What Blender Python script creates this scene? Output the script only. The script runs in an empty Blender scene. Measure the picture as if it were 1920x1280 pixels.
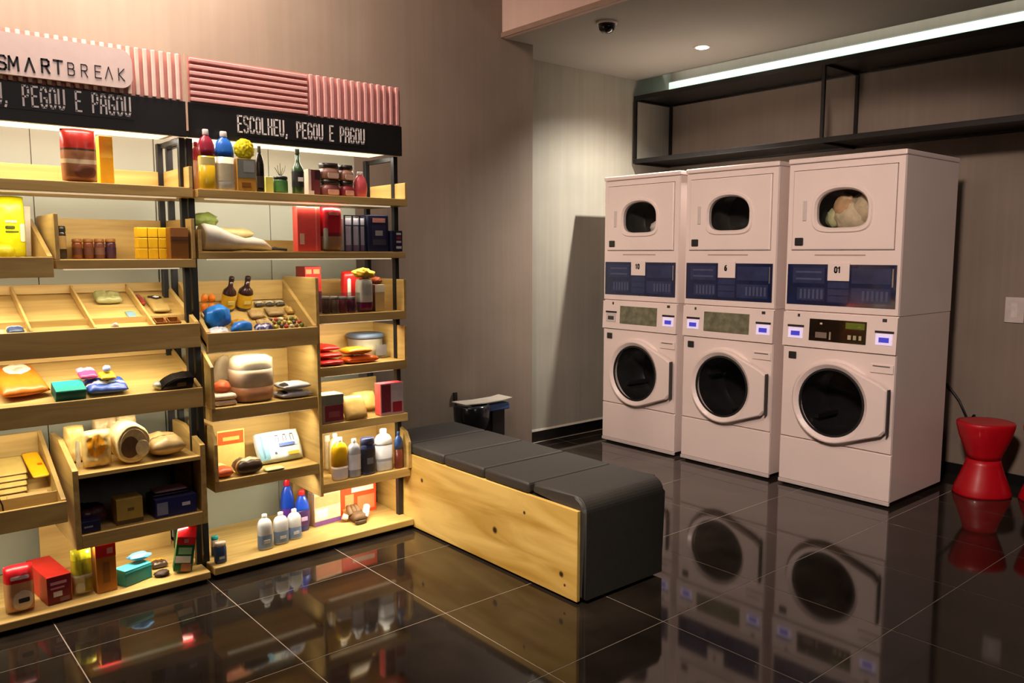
import bpy, bmesh, math, random
from mathutils import Vector, Matrix, noise
random.seed(7)
sc = bpy.context.scene
COL = sc.collection
pi = math.pi

# ------------------------------------------------------------------ camera, world, lights, exposure
EYE = Vector((0, 0, 1.40)); FPX = 1514.0
_p = math.atan(166 / FPX); _a = math.atan(1795 / FPX)
_F = Vector((math.cos(_a), math.sin(_a), 0)); RGT = Vector((math.sin(_a), -math.cos(_a), 0)); _Z = Vector((0, 0, 1))
FWD = _F * math.cos(_p) - _Z * math.sin(_p); UPV = _F * math.sin(_p) + _Z * math.cos(_p)
cam = bpy.data.objects.new('camera', bpy.data.cameras.new('camera')); COL.objects.link(cam)
cam.matrix_world = Matrix(((RGT.x, UPV.x, -FWD.x, EYE.x), (RGT.y, UPV.y, -FWD.y, EYE.y), (RGT.z, UPV.z, -FWD.z, EYE.z), (0, 0, 0, 1)))
cam.data.sensor_width = 36; cam.data.lens = FPX / 1920 * 36; cam.data.clip_start = .05
sc.camera = cam
sc.view_settings.view_transform = 'Standard'; sc.view_settings.look = 'None'
sc.view_settings.exposure = 0.0; sc.view_settings.gamma = 1.0; sc.view_settings.use_curve_mapping = False
sc.cycles.use_denoising = True
sc.cycles.max_bounces = 8; sc.cycles.transparent_max_bounces = 12
sc.cycles.caustics_reflective = False; sc.cycles.caustics_refractive = False
sc.cycles.sample_clamp_indirect = 4.0
w = bpy.data.worlds.new('world'); sc.world = w; w.use_nodes = True
w.node_tree.nodes['Background'].inputs[0].default_value = (1.0, .88, .86, 1); w.node_tree.nodes['Background'].inputs[1].default_value = .12

def lamp(name, kind, loc, to, watts, color, size=.3, size_y=None, spread=None, spot=None, blend=.5):
    l = bpy.data.lights.new(name, kind); l.energy = watts; l.color = color
    if kind == 'AREA':
        l.shape = 'RECTANGLE' if size_y else 'DISK'; l.size = size
        if size_y: l.size_y = size_y
        if spread: l.spread = math.radians(spread)
    else:
        l.shadow_soft_size = size
        if kind == 'SPOT': l.spot_size = math.radians(spot); l.spot_blend = blend
    o = bpy.data.objects.new(name, l); COL.objects.link(o); o.location = loc
    d = Vector(to) - Vector(loc)
    o.rotation_euler = d.to_track_quat('-Z', 'Y').to_euler(); return o

PINK = (1.0, .70, .56); WARM = (1.0, .88, .66); NEUT = (1.0, .93, .82)
lamp('shop_ceiling_light', 'AREA', (1.0, 2.30, 3.36), (2.7, 2.7, .5), 20, (1.0, .80, .76), 1.0)
lamp('shop_wall_light', 'AREA', (.8, 3.26, 3.38), (.7, 4.08, 2.45), 112, (1.0, .80, .66), 1.5, .2)
lamp('machine_fill_spot', 'SPOT', (.1, .55, 3.30), (4.40, 2.70, 1.15), 720, (1.0, .80, .70), .22, spot=41, blend=.5)  # added unseen spot, narrow so it brightens the machine fronts only
lamp('bench_fill_spot', 'SPOT', (.3, 1.5, 3.30), (2.20, 2.75, .12), 620, (1.0, .82, .62), .12, spot=27, blend=.6)  # added spot with no fixture, brightens the wooden bench front
for hx in (.55, 1.15, 1.75): lamp('header_fill_spot', 'SPOT', (hx, 2.30, 3.30), (hx, 3.43, 2.16), 26, (1.0, .86, .78), .08, spot=30, blend=.8)  # added unseen spots that lift the pink headers
lamp('front_fill_light', 'AREA', (1.6, -1.6, 2.6), (4.0, 2.0, .8), 10, (1.0, .90, .84), 1.2)  # added lamp, a soft fill from the front side
DOWN = (4.51, 3.40, 2.715)
lamp('alcove_downlight_lamp', 'SPOT', DOWN, (4.44, 3.86, 1.2), 330, NEUT, .022, spot=116, blend=1.0)

# ------------------------------------------------------------------ where a sight line meets a real plane
def ray(px, py): return FWD + RGT * ((px - 960) / FPX) - UPV * ((py - 640) / FPX)
def at(px, py, x=None, y=None, z=None, s=None):
    d = ray(px, py)
    if x is not None: t = (x - EYE.x) / d.x
    elif y is not None: t = (y - EYE.y) / d.y
    elif s is not None:                                  # sloping tray: z = s0 + s2 * (y - s1)
        t = (s[0] + s[2] * (EYE.y - s[1]) - EYE.z) / (d.z - s[2] * d.y)
    else: t = (z - EYE.z) / d.z
    return EYE + d * t

# ------------------------------------------------------------------ materials
def lin(c):
    return tuple((v / 255 / 12.92 if v / 255 <= .04045 else ((v / 255 + .055) / 1.055) ** 2.4) for v in c)
_M = {}
def mat(c, rough=.5, metal=0., var=.06, scale=30., emit=0., bump=0., coat=0., ecol=None, spec=None):
    key = (tuple(c), rough, metal, var, scale, emit, bump, coat, ecol, spec)
    if key in _M: return _M[key]
    m = bpy.data.materials.new('m_%d_%d_%d' % tuple(c)); m.use_nodes = True
    nt = m.node_tree; b = nt.nodes['Principled BSDF']; L = nt.links.new
    b.inputs['Roughness'].default_value = rough; b.inputs['Metallic'].default_value = metal
    if spec is not None: b.inputs['Specular IOR Level'].default_value = spec
    if coat: b.inputs['Coat Weight'].default_value = coat; b.inputs['Coat Roughness'].default_value = .08
    col = lin(c)
    tc = nt.nodes.new('ShaderNodeTexCoord'); no = nt.nodes.new('ShaderNodeTexNoise')
    no.inputs['Scale'].default_value = scale; no.inputs['Detail'].default_value = 4
    L(tc.outputs['Object'], no.inputs['Vector'])
    r = nt.nodes.new('ShaderNodeValToRGB')
    r.color_ramp.elements[0].color = tuple(max(0, v * (1 - var * 1.6)) for v in col) + (1,)
    r.color_ramp.elements[1].color = tuple(min(1, v * (1 + var)) for v in col) + (1,)
    r.color_ramp.elements[0].position = .3; r.color_ramp.elements[1].position = .7
    L(no.outputs['Fac'], r.inputs['Fac']); L(r.outputs['Color'], b.inputs['Base Color'])
    if emit:
        b.inputs['Emission Color'].default_value = lin(ecol or c) + (1,); b.inputs['Emission Strength'].default_value = emit
    if bump:
        bp = nt.nodes.new('ShaderNodeBump'); bp.inputs['Strength'].default_value = bump; bp.inputs['Distance'].default_value = .01
        L(no.outputs['Fac'], bp.inputs['Height']); L(bp.outputs['Normal'], b.inputs['Normal'])
    _M[key] = m; return m
def clear(c, alpha=.3, rough=.05):
    """thin clear plastic or glass sheet: part see-through, part glossy tinted"""
    key = ('clear', tuple(c), alpha, rough)
    if key in _M: return _M[key]
    m = bpy.data.materials.new('m_clear'); m.use_nodes = True; nt = m.node_tree; b = nt.nodes['Principled BSDF']
    b.inputs['Base Color'].default_value = lin(c) + (1,); b.inputs['Roughness'].default_value = rough; b.inputs['Alpha'].default_value = alpha
    tc = nt.nodes.new('ShaderNodeTexCoord'); no = nt.nodes.new('ShaderNodeTexNoise'); no.inputs['Scale'].default_value = 18
    mr = nt.nodes.new('ShaderNodeMapRange'); mr.inputs['To Min'].default_value = alpha * .7; mr.inputs['To Max'].default_value = min(1, alpha * 1.3)
    nt.links.new(tc.outputs['Object'], no.inputs['Vector']); nt.links.new(no.outputs['Fac'], mr.inputs['Value']); nt.links.new(mr.outputs['Result'], b.inputs['Alpha'])
    _M[key] = m; return m
def wood(dark, light, along=(2, 24, 24), rough=.5, knots=()):
    m = bpy.data.materials.new('m_wood'); m.use_nodes = True; nt = m.node_tree; b = nt.nodes['Principled BSDF']; L = nt.links.new
    b.inputs['Roughness'].default_value = rough
    tc = nt.nodes.new('ShaderNodeTexCoord'); mp = nt.nodes.new('ShaderNodeMapping'); mp.inputs['Scale'].default_value = along
    L(tc.outputs['Object'], mp.inputs['Vector'])
    n1 = nt.nodes.new('ShaderNodeTexNoise'); n1.inputs['Scale'].default_value = 1.0; n1.inputs['Detail'].default_value = 6; n1.inputs['Distortion'].default_value = .6
    L(mp.outputs['Vector'], n1.inputs['Vector'])
    r = nt.nodes.new('ShaderNodeValToRGB'); r.color_ramp.elements[0].position = .32; r.color_ramp.elements[1].position = .66
    r.color_ramp.elements[0].color = lin(dark) + (1,); r.color_ramp.elements[1].color = lin(light) + (1,)
    L(n1.outputs['Fac'], r.inputs['Fac']); out = r.outputs['Color']
    for (kx, ky, kz, kr) in knots:
        vm = nt.nodes.new('ShaderNodeVectorMath'); vm.operation = 'DISTANCE'; vm.inputs[1].default_value = (kx, ky, kz); L(tc.outputs['Object'], vm.inputs[0])
        mr = nt.nodes.new('ShaderNodeMapRange'); mr.inputs['From Min'].default_value = kr * .5; mr.inputs['From Max'].default_value = kr
        mr.inputs['To Min'].default_value = 1; mr.inputs['To Max'].default_value = 0; L(vm.outputs['Value'], mr.inputs['Value'])
        mx = nt.nodes.new('ShaderNodeMix'); mx.data_type = 'RGBA'; mx.inputs['B'].default_value = lin((58, 36, 18)) + (1,)
        L(mr.outputs['Result'], mx.inputs['Factor']); L(out, mx.inputs['A']); out = mx.outputs['Result']
    L(out, b.inputs['Base Color'])
    bp = nt.nodes.new('ShaderNodeBump'); bp.inputs['Strength'].default_value = .08; bp.inputs['Distance'].default_value = .004
    L(n1.outputs['Fac'], bp.inputs['Height']); L(bp.outputs['Normal'], b.inputs['Normal'])
    return m
def concrete(dark, light, streak=(26, 26, .7), rough=.7):
    m = bpy.data.materials.new('m_concrete'); m.use_nodes = True; nt = m.node_tree; b = nt.nodes['Principled BSDF']; L = nt.links.new
    b.inputs['Roughness'].default_value = rough
    tc = nt.nodes.new('ShaderNodeTexCoord'); mp = nt.nodes.new('ShaderNodeMapping'); mp.inputs['Scale'].default_value = streak
    L(tc.outputs['Object'], mp.inputs['Vector'])
    a = nt.nodes.new('ShaderNodeTexNoise'); a.inputs['Scale'].default_value = 1.2; a.inputs['Detail'].default_value = 8; L(mp.outputs['Vector'], a.inputs['Vector'])
    c = nt.nodes.new('ShaderNodeTexNoise'); c.inputs['Scale'].default_value = 2.2; c.inputs['Detail'].default_value = 5; L(tc.outputs['Object'], c.inputs['Vector'])
    mx = nt.nodes.new('ShaderNodeMix'); mx.inputs['Factor'].default_value = .62; L(a.outputs['Fac'], mx.inputs['A']); L(c.outputs['Fac'], mx.inputs['B'])
    r = nt.nodes.new('ShaderNodeValToRGB'); r.color_ramp.elements[0].position = .28; r.color_ramp.elements[1].position = .72
    r.color_ramp.elements[0].color = lin(dark) + (1,); r.color_ramp.elements[1].color = lin(light) + (1,)
    L(mx.outputs['Result'], r.inputs['Fac']); L(r.outputs['Color'], b.inputs['Base Color'])
    bp = nt.nodes.new('ShaderNodeBump'); bp.inputs['Strength'].default_value = .05; bp.inputs['Distance'].default_value = .01
    L(a.outputs['Fac'], bp.inputs['Height']); L(bp.outputs['Normal'], b.inputs['Normal'])
    return m

# ------------------------------------------------------------------ mesh helpers
def new(): return bmesh.new()
def box(bm, x0, x1, y0, y1, z0, z1, bev=0., mi=0):
    v = [bm.verts.new((x, y, z)) for x in (x0, x1) for y in (y0, y1) for z in (z0, z1)]
    F = [bm.faces.new([v[i] for i in f]) for f in ((0, 1, 3, 2), (4, 6, 7, 5), (0, 4, 5, 1), (2, 3, 7, 6), (0, 2, 6, 4), (1, 5, 7, 3))]
    for f in F: f.material_index = mi
    if bev:
        es = list({e for f in F for e in f.edges})
        r = bmesh.ops.bevel(bm, geom=es, offset=bev, segments=2, affect='EDGES', profile=.5)
        for f in r['faces']: f.material_index = mi
    return F
def prism(bm, pts, x0, x1, axis='x', mi=0):
    """polygon given in the two other axes, pushed along axis"""
    def V(a, p, q): return {'x': (a, p, q), 'y': (p, a, q), 'z': (p, q, a)}[axis]
    A = [bm.verts.new(V(x0, p, q)) for p, q in pts]; B = [bm.verts.new(V(x1, p, q)) for p, q in pts]
    fs = [bm.faces.new(A), bm.faces.new(B[::-1])]
    n = len(pts)
    for i in range(n): fs.append(bm.faces.new((A[i], B[i], B[(i + 1) % n], A[(i + 1) % n])))
    for f in fs: f.material_index = mi
    return fs
def loft(bm, secs, n=24, mi=0, caps=(True, True)):
    """rings (z, halfx, halfy, exponent, offx, offy) joined into a skin"""
    rings = []
    for s in secs:
        z, a, b = s[:3]; e = s[3] if len(s) > 3 else 2.; ox = s[4] if len(s) > 4 else 0; oy = s[5] if len(s) > 5 else 0
        R = []
        for i in range(n):
            t = 2 * pi * (i + .5) / n; c, q = math.cos(t), math.sin(t)
            R.append(bm.verts.new((ox + a * math.copysign(abs(c) ** (2 / e), c), oy + b * math.copysign(abs(q) ** (2 / e), q), z)))
        rings.append(R)
    for A, B in zip(rings, rings[1:]):
        for i in range(n):
            f = bm.faces.new((A[i], A[(i + 1) % n], B[(i + 1) % n], B[i])); f.material_index = mi; f.smooth = True
    if caps[0]: f = bm.faces.new(rings[0][::-1]); f.material_index = mi
    if caps[1]: f = bm.faces.new(rings[-1]); f.material_index = mi
    return rings
def tube(bm, pts, r, n=8, mi=0):
    pts = [Vector(p) for p in pts]; rings = []
    for i, p in enumerate(pts):
        d = (pts[min(i + 1, len(pts) - 1)] - pts[max(i - 1, 0)]).normalized()
        u = d.cross(Vector((0, 0, 1)) if abs(d.z) < .9 else Vector((1, 0, 0))).normalized(); v = d.cross(u)
        rings.append([bm.verts.new(p + (u * math.cos(2 * pi * k / n) + v * math.sin(2 * pi * k / n)) * r) for k in range(n)])
    for A, B in zip(rings, rings[1:]):
        for k in range(n):
            f = bm.faces.new((A[k], A[(k + 1) % n], B[(k + 1) % n], B[k])); f.smooth = True; f.material_index = mi
    bm.faces.new(rings[0][::-1]).material_index = mi; bm.faces.new(rings[-1]).material_index = mi
def cushion(bm, w, l, t, e=4., crumple=0., nu=14, nv=14, seed=0., zone=None, amp_edge=0.):
    """pillow lying in XY, centred; zone(u,v) -> material index; gives back its upper surface as a function"""
    def S(u, v, side=1, edge=False):
        prof = max(0, (1 - abs(u) ** e)) ** .5 * max(0, (1 - abs(v) ** e)) ** .5
        q = Vector((u * 2.6 + seed, v * 2.6, seed * 1.7 + side))
        nz = (noise.noise(q) * .34 + noise.noise(q * 2.7) * .16) * crumple
        if edge: nz *= amp_edge
        if side < 0: nz = min(0, nz) * .3
        return Vector((u * w / 2 * (1 - .04 * v * v), v * l / 2 * (1 - .04 * u * u), t / 2 + side * t / 2 * prof + nz * (.5 + prof) * t))
    G = {}
    for side in (1, -1):
        for i in range(nu + 1):
            for j in range(nv + 1):
                u, v = -1 + 2 * i / nu, -1 + 2 * j / nv
                edge = i in (0, nu) or j in (0, nv)
                G[(side, i, j)] = G[(1, i, j)] if side == -1 and edge else bm.verts.new(S(u, v, side, edge))
    for side in (1, -1):
        for i in range(nu):
            for j in range(nv):
                q = [G[(side, i, j)], G[(side, i + 1, j)], G[(side, i + 1, j + 1)], G[(side, i, j + 1)]]
                if side == -1: q.reverse()
                f = bm.faces.new(q); f.smooth = True
                if zone: f.material_index = zone(-1 + 2 * (i + .5) / nu, -1 + 2 * (j + .5) / nv)
    return S
def print_on(S, u0, u1, v0, v1, lift=.0012, rnd=.55, n=9):
    """label patch that follows the surface S"""
    bm = new(); g = []
    for i in range(n):
        for j in range(n):
            a, b = -1 + 2 * i / (n - 1), -1 + 2 * j / (n - 1)
            a, b = a * (1 - rnd * b * b * .5) , b * (1 - rnd * a * a * .5)
            p = S(-1 + 2 * (u0 + (u1 - u0) * (a + 1) / 2), -1 + 2 * (v0 + (v1 - v0) * (b + 1) / 2)); g.append(bm.verts.new(p + Vector((0, 0, lift))))
    for i in range(n - 1):
        for j in range(n - 1):
            f = bm.faces.new((g[i * n + j], g[(i + 1) * n + j], g[(i + 1) * n + j + 1], g[i * n + j + 1])); f.smooth = True
    return bm
def blob(bm, w, d, h, crumple=.25, seed=0., sub=3, freq=2., mi=0):
    r = bmesh.ops.create_icosphere(bm, subdivisions=sub, radius=1)
    for v in r['verts']:
        n = noise.noise(v.co * freq + Vector((seed, seed * 2, 0))) * crumple
        c = v.co * (1 + n)
        v.co = Vector((c.x * w / 2, c.y * d / 2, max(-.86, c.z) * h / 1.86 + h * .86 / 1.86))
    for f in {f for v in r['verts'] for f in v.link_faces}: f.smooth = True; f.material_index = mi
def obj(name, bm, mats, parent=None, world=False, smooth=False):
    bmesh.ops.recalc_face_normals(bm, faces=bm.faces)
    if world and parent is not None:
        p = parent
        off = Vector((0, 0, 0))
        while p is not None: off += Vector(p.location); p = p.parent
        bmesh.ops.translate(bm, vec=-off, verts=bm.verts)
    me = bpy.data.meshes.new(name); bm.to_mesh(me); bm.free()
    for m in (mats if isinstance(mats, (list, tuple)) else [mats]): me.materials.append(m)
    o = bpy.data.objects.new(name, me); COL.objects.link(o)
    if parent is not None: o.parent = parent
    return o
def tag(o, label, cat, group=None):
    o['label'] = label; o['category'] = cat
    if group: o['group'] = group
    return o
def thing(name, label, cat, loc=(0, 0, 0), rot=(0, 0, 0), group=None):
    o = bpy.data.objects.new(name, None); COL.objects.link(o); o.empty_display_size = .05
    o.location = loc; o.rotation_euler = rot; return tag(o, label, cat, group)
def struct(name, bm, m):
    o = obj(name, bm, m); o['kind'] = 'structure'; return o
def bx(name, dims, m, parent=None, bev=0., world=True):
    bm = new(); box(bm, *dims, bev=bev); return obj(name, bm, m, parent, world)

# stroke lettering: polylines in a unit cell
_S = lambda *p: list(p)
GL = {
 'E': [[(.62, 1), (.05, 1), (.05, 0), (.62, 0)], [(.05, .52), (.5, .52)]],
 'S': [[(.62, .85), (.5, 1), (.15, 1), (.03, .85), (.03, .65), (.15, .53), (.5, .47), (.62, .35), (.62, .15), (.5, 0), (.15, 0), (.03, .15)]],
 'C': [[(.62, .8), (.5, 1), (.17, 1), (.03, .8), (.03, .2), (.17, 0), (.5, 0), (.62, .2)]],
 'O': [[(.2, 1), (.47, 1), (.63, .8), (.63, .2), (.47, 0), (.2, 0), (.04, .2), (.04, .8), (.2, 1)]],
 'L': [[(.05, 1), (.05, 0), (.6, 0)]],
 'H': [[(.05, 1), (.05, 0)], [(.6, 1), (.6, 0)], [(.05, .5), (.6, .5)]],
 'U': [[(.04, 1), (.04, .2), (.2, 0), (.47, 0), (.62, .2), (.62, 1)]],
 'P': [[(.05, 0), (.05, 1), (.45, 1), (.6, .88), (.6, .6), (.45, .46), (.05, .46)]],
 'G': [[(.62, .8), (.5, 1), (.17, 1), (.03, .8), (.03, .2), (.17, 0), (.5, 0), (.63, .2), (.63, .48), (.36, .48)]],
 'A': [[(.0, 0), (.06, .8), (.2, 1), (.45, 1), (.58, .8), (.64, 0)], [(.05, .42), (.6, .42)]],
 'V': [[(-.02, 0), (.33, 1), (.68, 0)]],
 'M': [[(0, 0), (.04, 1), (.36, .32), (.68, 1), (.72, 0)]],
 'R': [[(.05, 0), (.05, 1), (.47, 1), (.6, .88), (.6, .62), (.47, .5), (.05, .5)], [(.32, .5), (.62, 0)]],
 'T': [[(-.02, 1), (.68, 1)], [(.33, 1), (.33, 0)]],
 'B': [[(.05, 0), (.05, 1), (.45, 1), (.58, .88), (.58, .62), (.45, .53), (.05, .53)], [(.45, .53), (.63, .4), (.63, .12), (.47, 0), (.05, 0)]],
 'K': [[(.05, 1), (.05, 0)], [(.6, 1), (.08, .5), (.62, 0)]],
 ',': [[(.18, .12), (.18, 0), (.08, -.14)]],
 '1': [[(.15, .8), (.38, 1), (.38, 0)]],
 '0': [[(.2, 1), (.47, 1), (.63, .8), (.63, .2), (.47, 0), (.2, 0), (.04, .2), (.04, .8), (.2, 1)]],
 '6': [[(.55, 1), (.2, .85), (.05, .5), (.05, .15), (.2, 0), (.47, 0), (.6, .15), (.6, .4), (.47, .54), (.05, .5)]],
}
def letters(bm, text, org, right, up, pitch, h, wfac, th, depth=.003, mi=0):
    """ribbon strokes standing proud of a surface"""
    org, right, up = Vector(org), Vector(right), Vector(up); nrm = right.cross(up).normalized()
    for k, ch in enumerate(text):
        for line in GL.get(ch, []):
            P = [org + right * (k * pitch + p[0] * wfac) + up * (p[1] * h) for p in line]
            for A, B in zip(P, P[1:]):
                d = (B - A).normalized(); s = d.cross(nrm).normalized() * th / 2; A2, B2 = A - d * th * .35, B + d * th * .35
                v = [bm.verts.new(q + o) for o in (Vector((0, 0, 0)), nrm * depth) for q in (A2 - s, B2 - s, B2 + s, A2 + s)]
                for f in ((0, 1, 2, 3), (7, 6, 5, 4), (0, 4, 5, 1), (1, 5, 6, 2), (2, 6, 7, 3), (3, 7, 4, 0)):
                    bm.faces.new([v[i] for i in f]).material_index = mi

# ------------------------------------------------------------------ colours used all over
WOODM = wood((178, 147, 84), (208, 176, 108), (2.2, 26, 26), .45)
WOODV = wood((178, 147, 84), (208, 176, 108), (26, 2.2, 26), .45)
BLACK = mat((16, 14, 14), .45); BLACKM = mat((18, 17, 17), .4, .3)
POST = mat((40, 40, 42), .4, .4)
WHITE = mat((232, 226, 220), .4); PINKP = mat((232, 160, 150), .55, var=.04)
GREYPANEL = mat((154, 158, 143), .6, var=.03, scale=3)
MACH = mat((226, 208, 200), .38, var=.02, scale=4, coat=.1)
MACHG = mat((196, 184, 178), .45, var=.03)
RUBBER = mat((20, 19, 19), .6)

# ------------------------------------------------------------------ the room
YW, YA, XR, ZC, ZH = 4.08, 4.38, 5.40, 2.75, 3.45
XS, XE = 3.36, 3.62                 # low ceiling starts / shelf wall ends
CONC = concrete((118, 104, 91), (136, 121, 107)); CONCP = concrete((196, 166, 152), (212, 184, 170))
CONCA = concrete((128, 123, 112), (150, 145, 132)); CEILM = mat((150, 147, 138), .8, var=.02, scale=2)
bm = new(); box(bm, -2.6, XR, -3.0, 4.5, -.12, -.0012); floor = struct('floor', bm, mat((176, 164, 148), .6))
tile = None
TILE = mat((40, 34, 29), .06, var=.25, scale=6, spec=.5)
for i in range(-5, 8):
    for j in range(-7, 6):
        x0, y0 = 1.158 + .595 * i, 1.292 + .595 * j
        x1, y1 = x0 + .5915, y0 + .5915
        a, b, c, d = max(x0, -2.55), min(x1, XR - .002), max(y0, -2.95), min(y1, YA - .002)
        if b - a < .03 or d - c < .03: continue
        full = abs(b - a - .5915) < 1e-4 and abs(d - c - .5915) < 1e-4
        if full and tile is not None:
            o = tile.copy(); COL.objects.link(o)
        else:
            bm = new(); box(bm, 0, b - a, 0, d - c, -.0011, 0, bev=.0005); o = obj('floor_tile', bm, TILE, floor)
            if full: tile = o
        o.parent = floor; o.location = (a, c, 0)
bm = new(); box(bm, -2.6, XE, YW, YW + .5, 0, ZH); struct('wall_back', bm, CONC)
bm = new(); box(bm, XE + .001, XR + .2, YA, YA + .2, .10, 3.0); struct('wall_alcove', bm, CONCA)
bm = new(); box(bm, XE + .002, XR + .2, YA + .015, YA + .2, 0, .095); struct('baseboard_alcove', bm, mat((14, 13, 12), .3))
bm = new(); box(bm, XE + .002, XR - .003, YA - .006, YA - .0005, .085, .10); struct('trim_1', bm, mat((214, 206, 190), .5))
bm = new(); box(bm, XR, XR + .2, -3, YA, 0, 3.0); struct('wall_right', bm, CONC)
bm = new(); box(bm, XR - .012, XR - .0005, -3, YA - .01, 0, .07); struct('baseboard_right', bm, mat((16, 14, 13), .35))
bm = new(); box(bm, -2.8, -2.6, -3, YW, 0, ZH); struct('wall_left', bm, CONC)
bm = new(); box(bm, -2.8, XR + .2, -3.2, -3, 0, ZH); struct('wall_front', bm, CONC)
bm = new(); box(bm, -2.8, XR + .2, -3.2, YA + .2, ZH, ZH + .1); struct('ceiling', bm, mat((190, 176, 164), .8))
# dropped ceiling over the machines with its light cove along the right wall
bm = new(); box(bm, XS + .03, 4.98, -3, YA, ZC, ZC + .12); struct('ceiling_lower', bm, CEILM)
bm = new(); box(bm, XS, XS + .03, -3, YW - .001, ZC, ZH); struct('wall_fascia', bm, CONCP)
bm = new(); box(bm, XS - .012, XS - .0005, -3, YW - .001, ZC, ZC + .03); struct('trim_2', bm, mat((140, 116, 100), .5))
bm = new(); box(bm, 4.98, XR, -3, YA, 2.98, 3.06); struct('ceiling_cove', bm, CEILM)

# ------------------------------------------------------------------ gondola shelving
YF = 3.40
def tray(root, x0, x1, yf, yb, zf0, zf1, zb, floor_f, floor_b, th=.016, dividers=(), back=True):
    """sloping display bin: floor, front panel, cheeks, back, dividers"""
    s = (floor_b - floor_f) / (yb - yf - th)
    bm = new(); prism(bm, [(yf + th, floor_f), (yb, floor_b), (yb, floor_b - th), (yf + th, floor_f - th)], x0, x1)
    t = obj('tray', bm, WOODM, root, True)
    bx('front_panel', (x0, x1, yf, yf + th, zf0, zf1), WOODM, t, .002)
    for xa in (x0, x1 - th):
        bm = new(); prism(bm, [(yf + th + .0005, zf0), (yf + th + .0005, zf1 + .004), (yb, zb), (yb, floor_b - th)], xa, xa + th); obj('side_panel', bm, WOODV, t, True)
    if back: bx('back_panel', (x0 + th, x1 - th, yb - th, yb, floor_b, zb), WOODM, t, .001)
    for xd in dividers:
        bm = new(); prism(bm, [(yf + th + .001, floor_f), (yf + th + .001, zf1 + .002), (yb - th - .001, zb - .004), (yb - th - .001, floor_b)], xd, xd + .008); obj('divider', bm, WOODV, t, True)
    return (floor_f, yf + th, s)
def shelf(root, x0, x1, z, th, yb=3.74, yf=YF, back=0., right=0., left=0., light=True, rear_y=None):
    b = bx('shelf_board', (x0, x1, yf, yb, z - th, z), WOODM, root, .002)
    rt = .014
    if back: bx('back_lip', (x0, x1, yb - rt, yb, z + .0005, z + back), WOODM, b, .001)
    if right: bx('end_lip', (x1 - rt, x1, yf, yb - rt - .001, z + .0005, z + right), WOODV, b, .001)
    if left: bx('end_lip', (x0, x0 + rt, yf, yb - rt - .001, z + .0005, z + left), WOODV, b, .001)
    return b
STRIP = mat((255, 244, 214), .4, emit=.55, ecol=(255, 236, 200))
def strip(root, x0, x1, y, z, watts, back=.25):
    """slim LED profile under a board; the lamp sits in it and throws down and back"""
    p = bx('light_profile', (x0 + .02, x1 - .02, y - .012, y + .012, z - .005, z - .0005), STRIP, root)
    lamp('shelf_lamp', 'AREA', ((x0 + x1) / 2, y, z - .012), ((x0 + x1) / 2, y + back, z - .45), watts * .92, WARM, x1 - x0 - .06, .02, spread=150)
    return p

def gondola(x0, x1, label):
    g = thing('display_shelving', label, 'shelving', ((x0 + x1) / 2, 3.6, 0))
    for (xp, yp) in ((x0, 3.468), (x1 - .024, 3.468), (x0, 3.722), (x1 - .034, 3.722)):
        bx('post', (xp, xp + .024, yp, yp + .028, 0, 1.871), POST, g, .002)
    for xp in (x0, x1 - .026):
        bx('side_rail', (xp + .002, xp + .022, 3.4965, 3.7215, 1.85, 1.870), POST, g)
    xm = x0 + (x1 - x0) * .53
    for a, b in ((x0, xm - .002), (xm + .002, x1)):
        bx('back_panel', (a, b, 3.90, 3.915, .05, 1.95), GREYPANEL, g)
    bx('header_board', (x0, x1 + .003, 3.430, 3.455, 1.872, 2.012), BLACK, g, .002)
    bx('canopy_panel', (x0 + .01, x1 - .01, 3.456, 3.72, 1.89, 1.905), WHITE, g)
    bx('canopy_light', (x0 + .05, x1 - .05, 3.48, 3.66, 1.880, 1.889), mat((255, 252, 240), .4, emit=1.0, ecol=(255, 246, 222)), g)
    lamp('canopy_lamp', 'AREA', ((x0 + x1) / 2, 3.57, 1.875), ((x0 + x1) / 2, 3.60, 1.0), 4.5, NEUT, x1 - x0 - .1, .12)
    bx('base_plinth', (x0, x1, 3.44, 3.88, 0, .018), RUBBER, g)
    P0, P1 = (at(-150, 178, y=3.4295), at(245, 218, y=3.4295)) if x0 < 1 else (at(446, 244, y=3.4295), at(683, 270, y=3.4295))
    bb = bx('lettering_field', (P0.x - .01, P1.x + .01, 3.4285, 3.4299, P1.z - .014, P1.z + .078), mat((17, 15, 15), .45), g)
    text = 'ESCOLHEU, PEGOU E PAGOU'; pitch = (P1.x - P0.x) / 22.7 if x0 > 1 else .0287; xs = P1.x - 22.7 * pitch
    for k, ch in enumerate(text):
        if ch == ' ': continue
        bm = new(); letters(bm, ch, (xs + k * pitch, 3.4283, P1.z), (1, 0, 0), (0, 0, 1), pitch, .066 if x0 > 1 else .070, pitch * 1.06, .0066, .0012)
        obj('letter', bm, mat((240, 232, 228), .5), bb, True)
    return g
GL1 = gondola(.13, 1.160, 'left tall shelving unit under the white name sign, black frame and pale wooden shelves')
GR1 = gondola(1.167, 2.186, 'right tall shelving unit beside the bench, black frame, plain ridged pink header')

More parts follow.
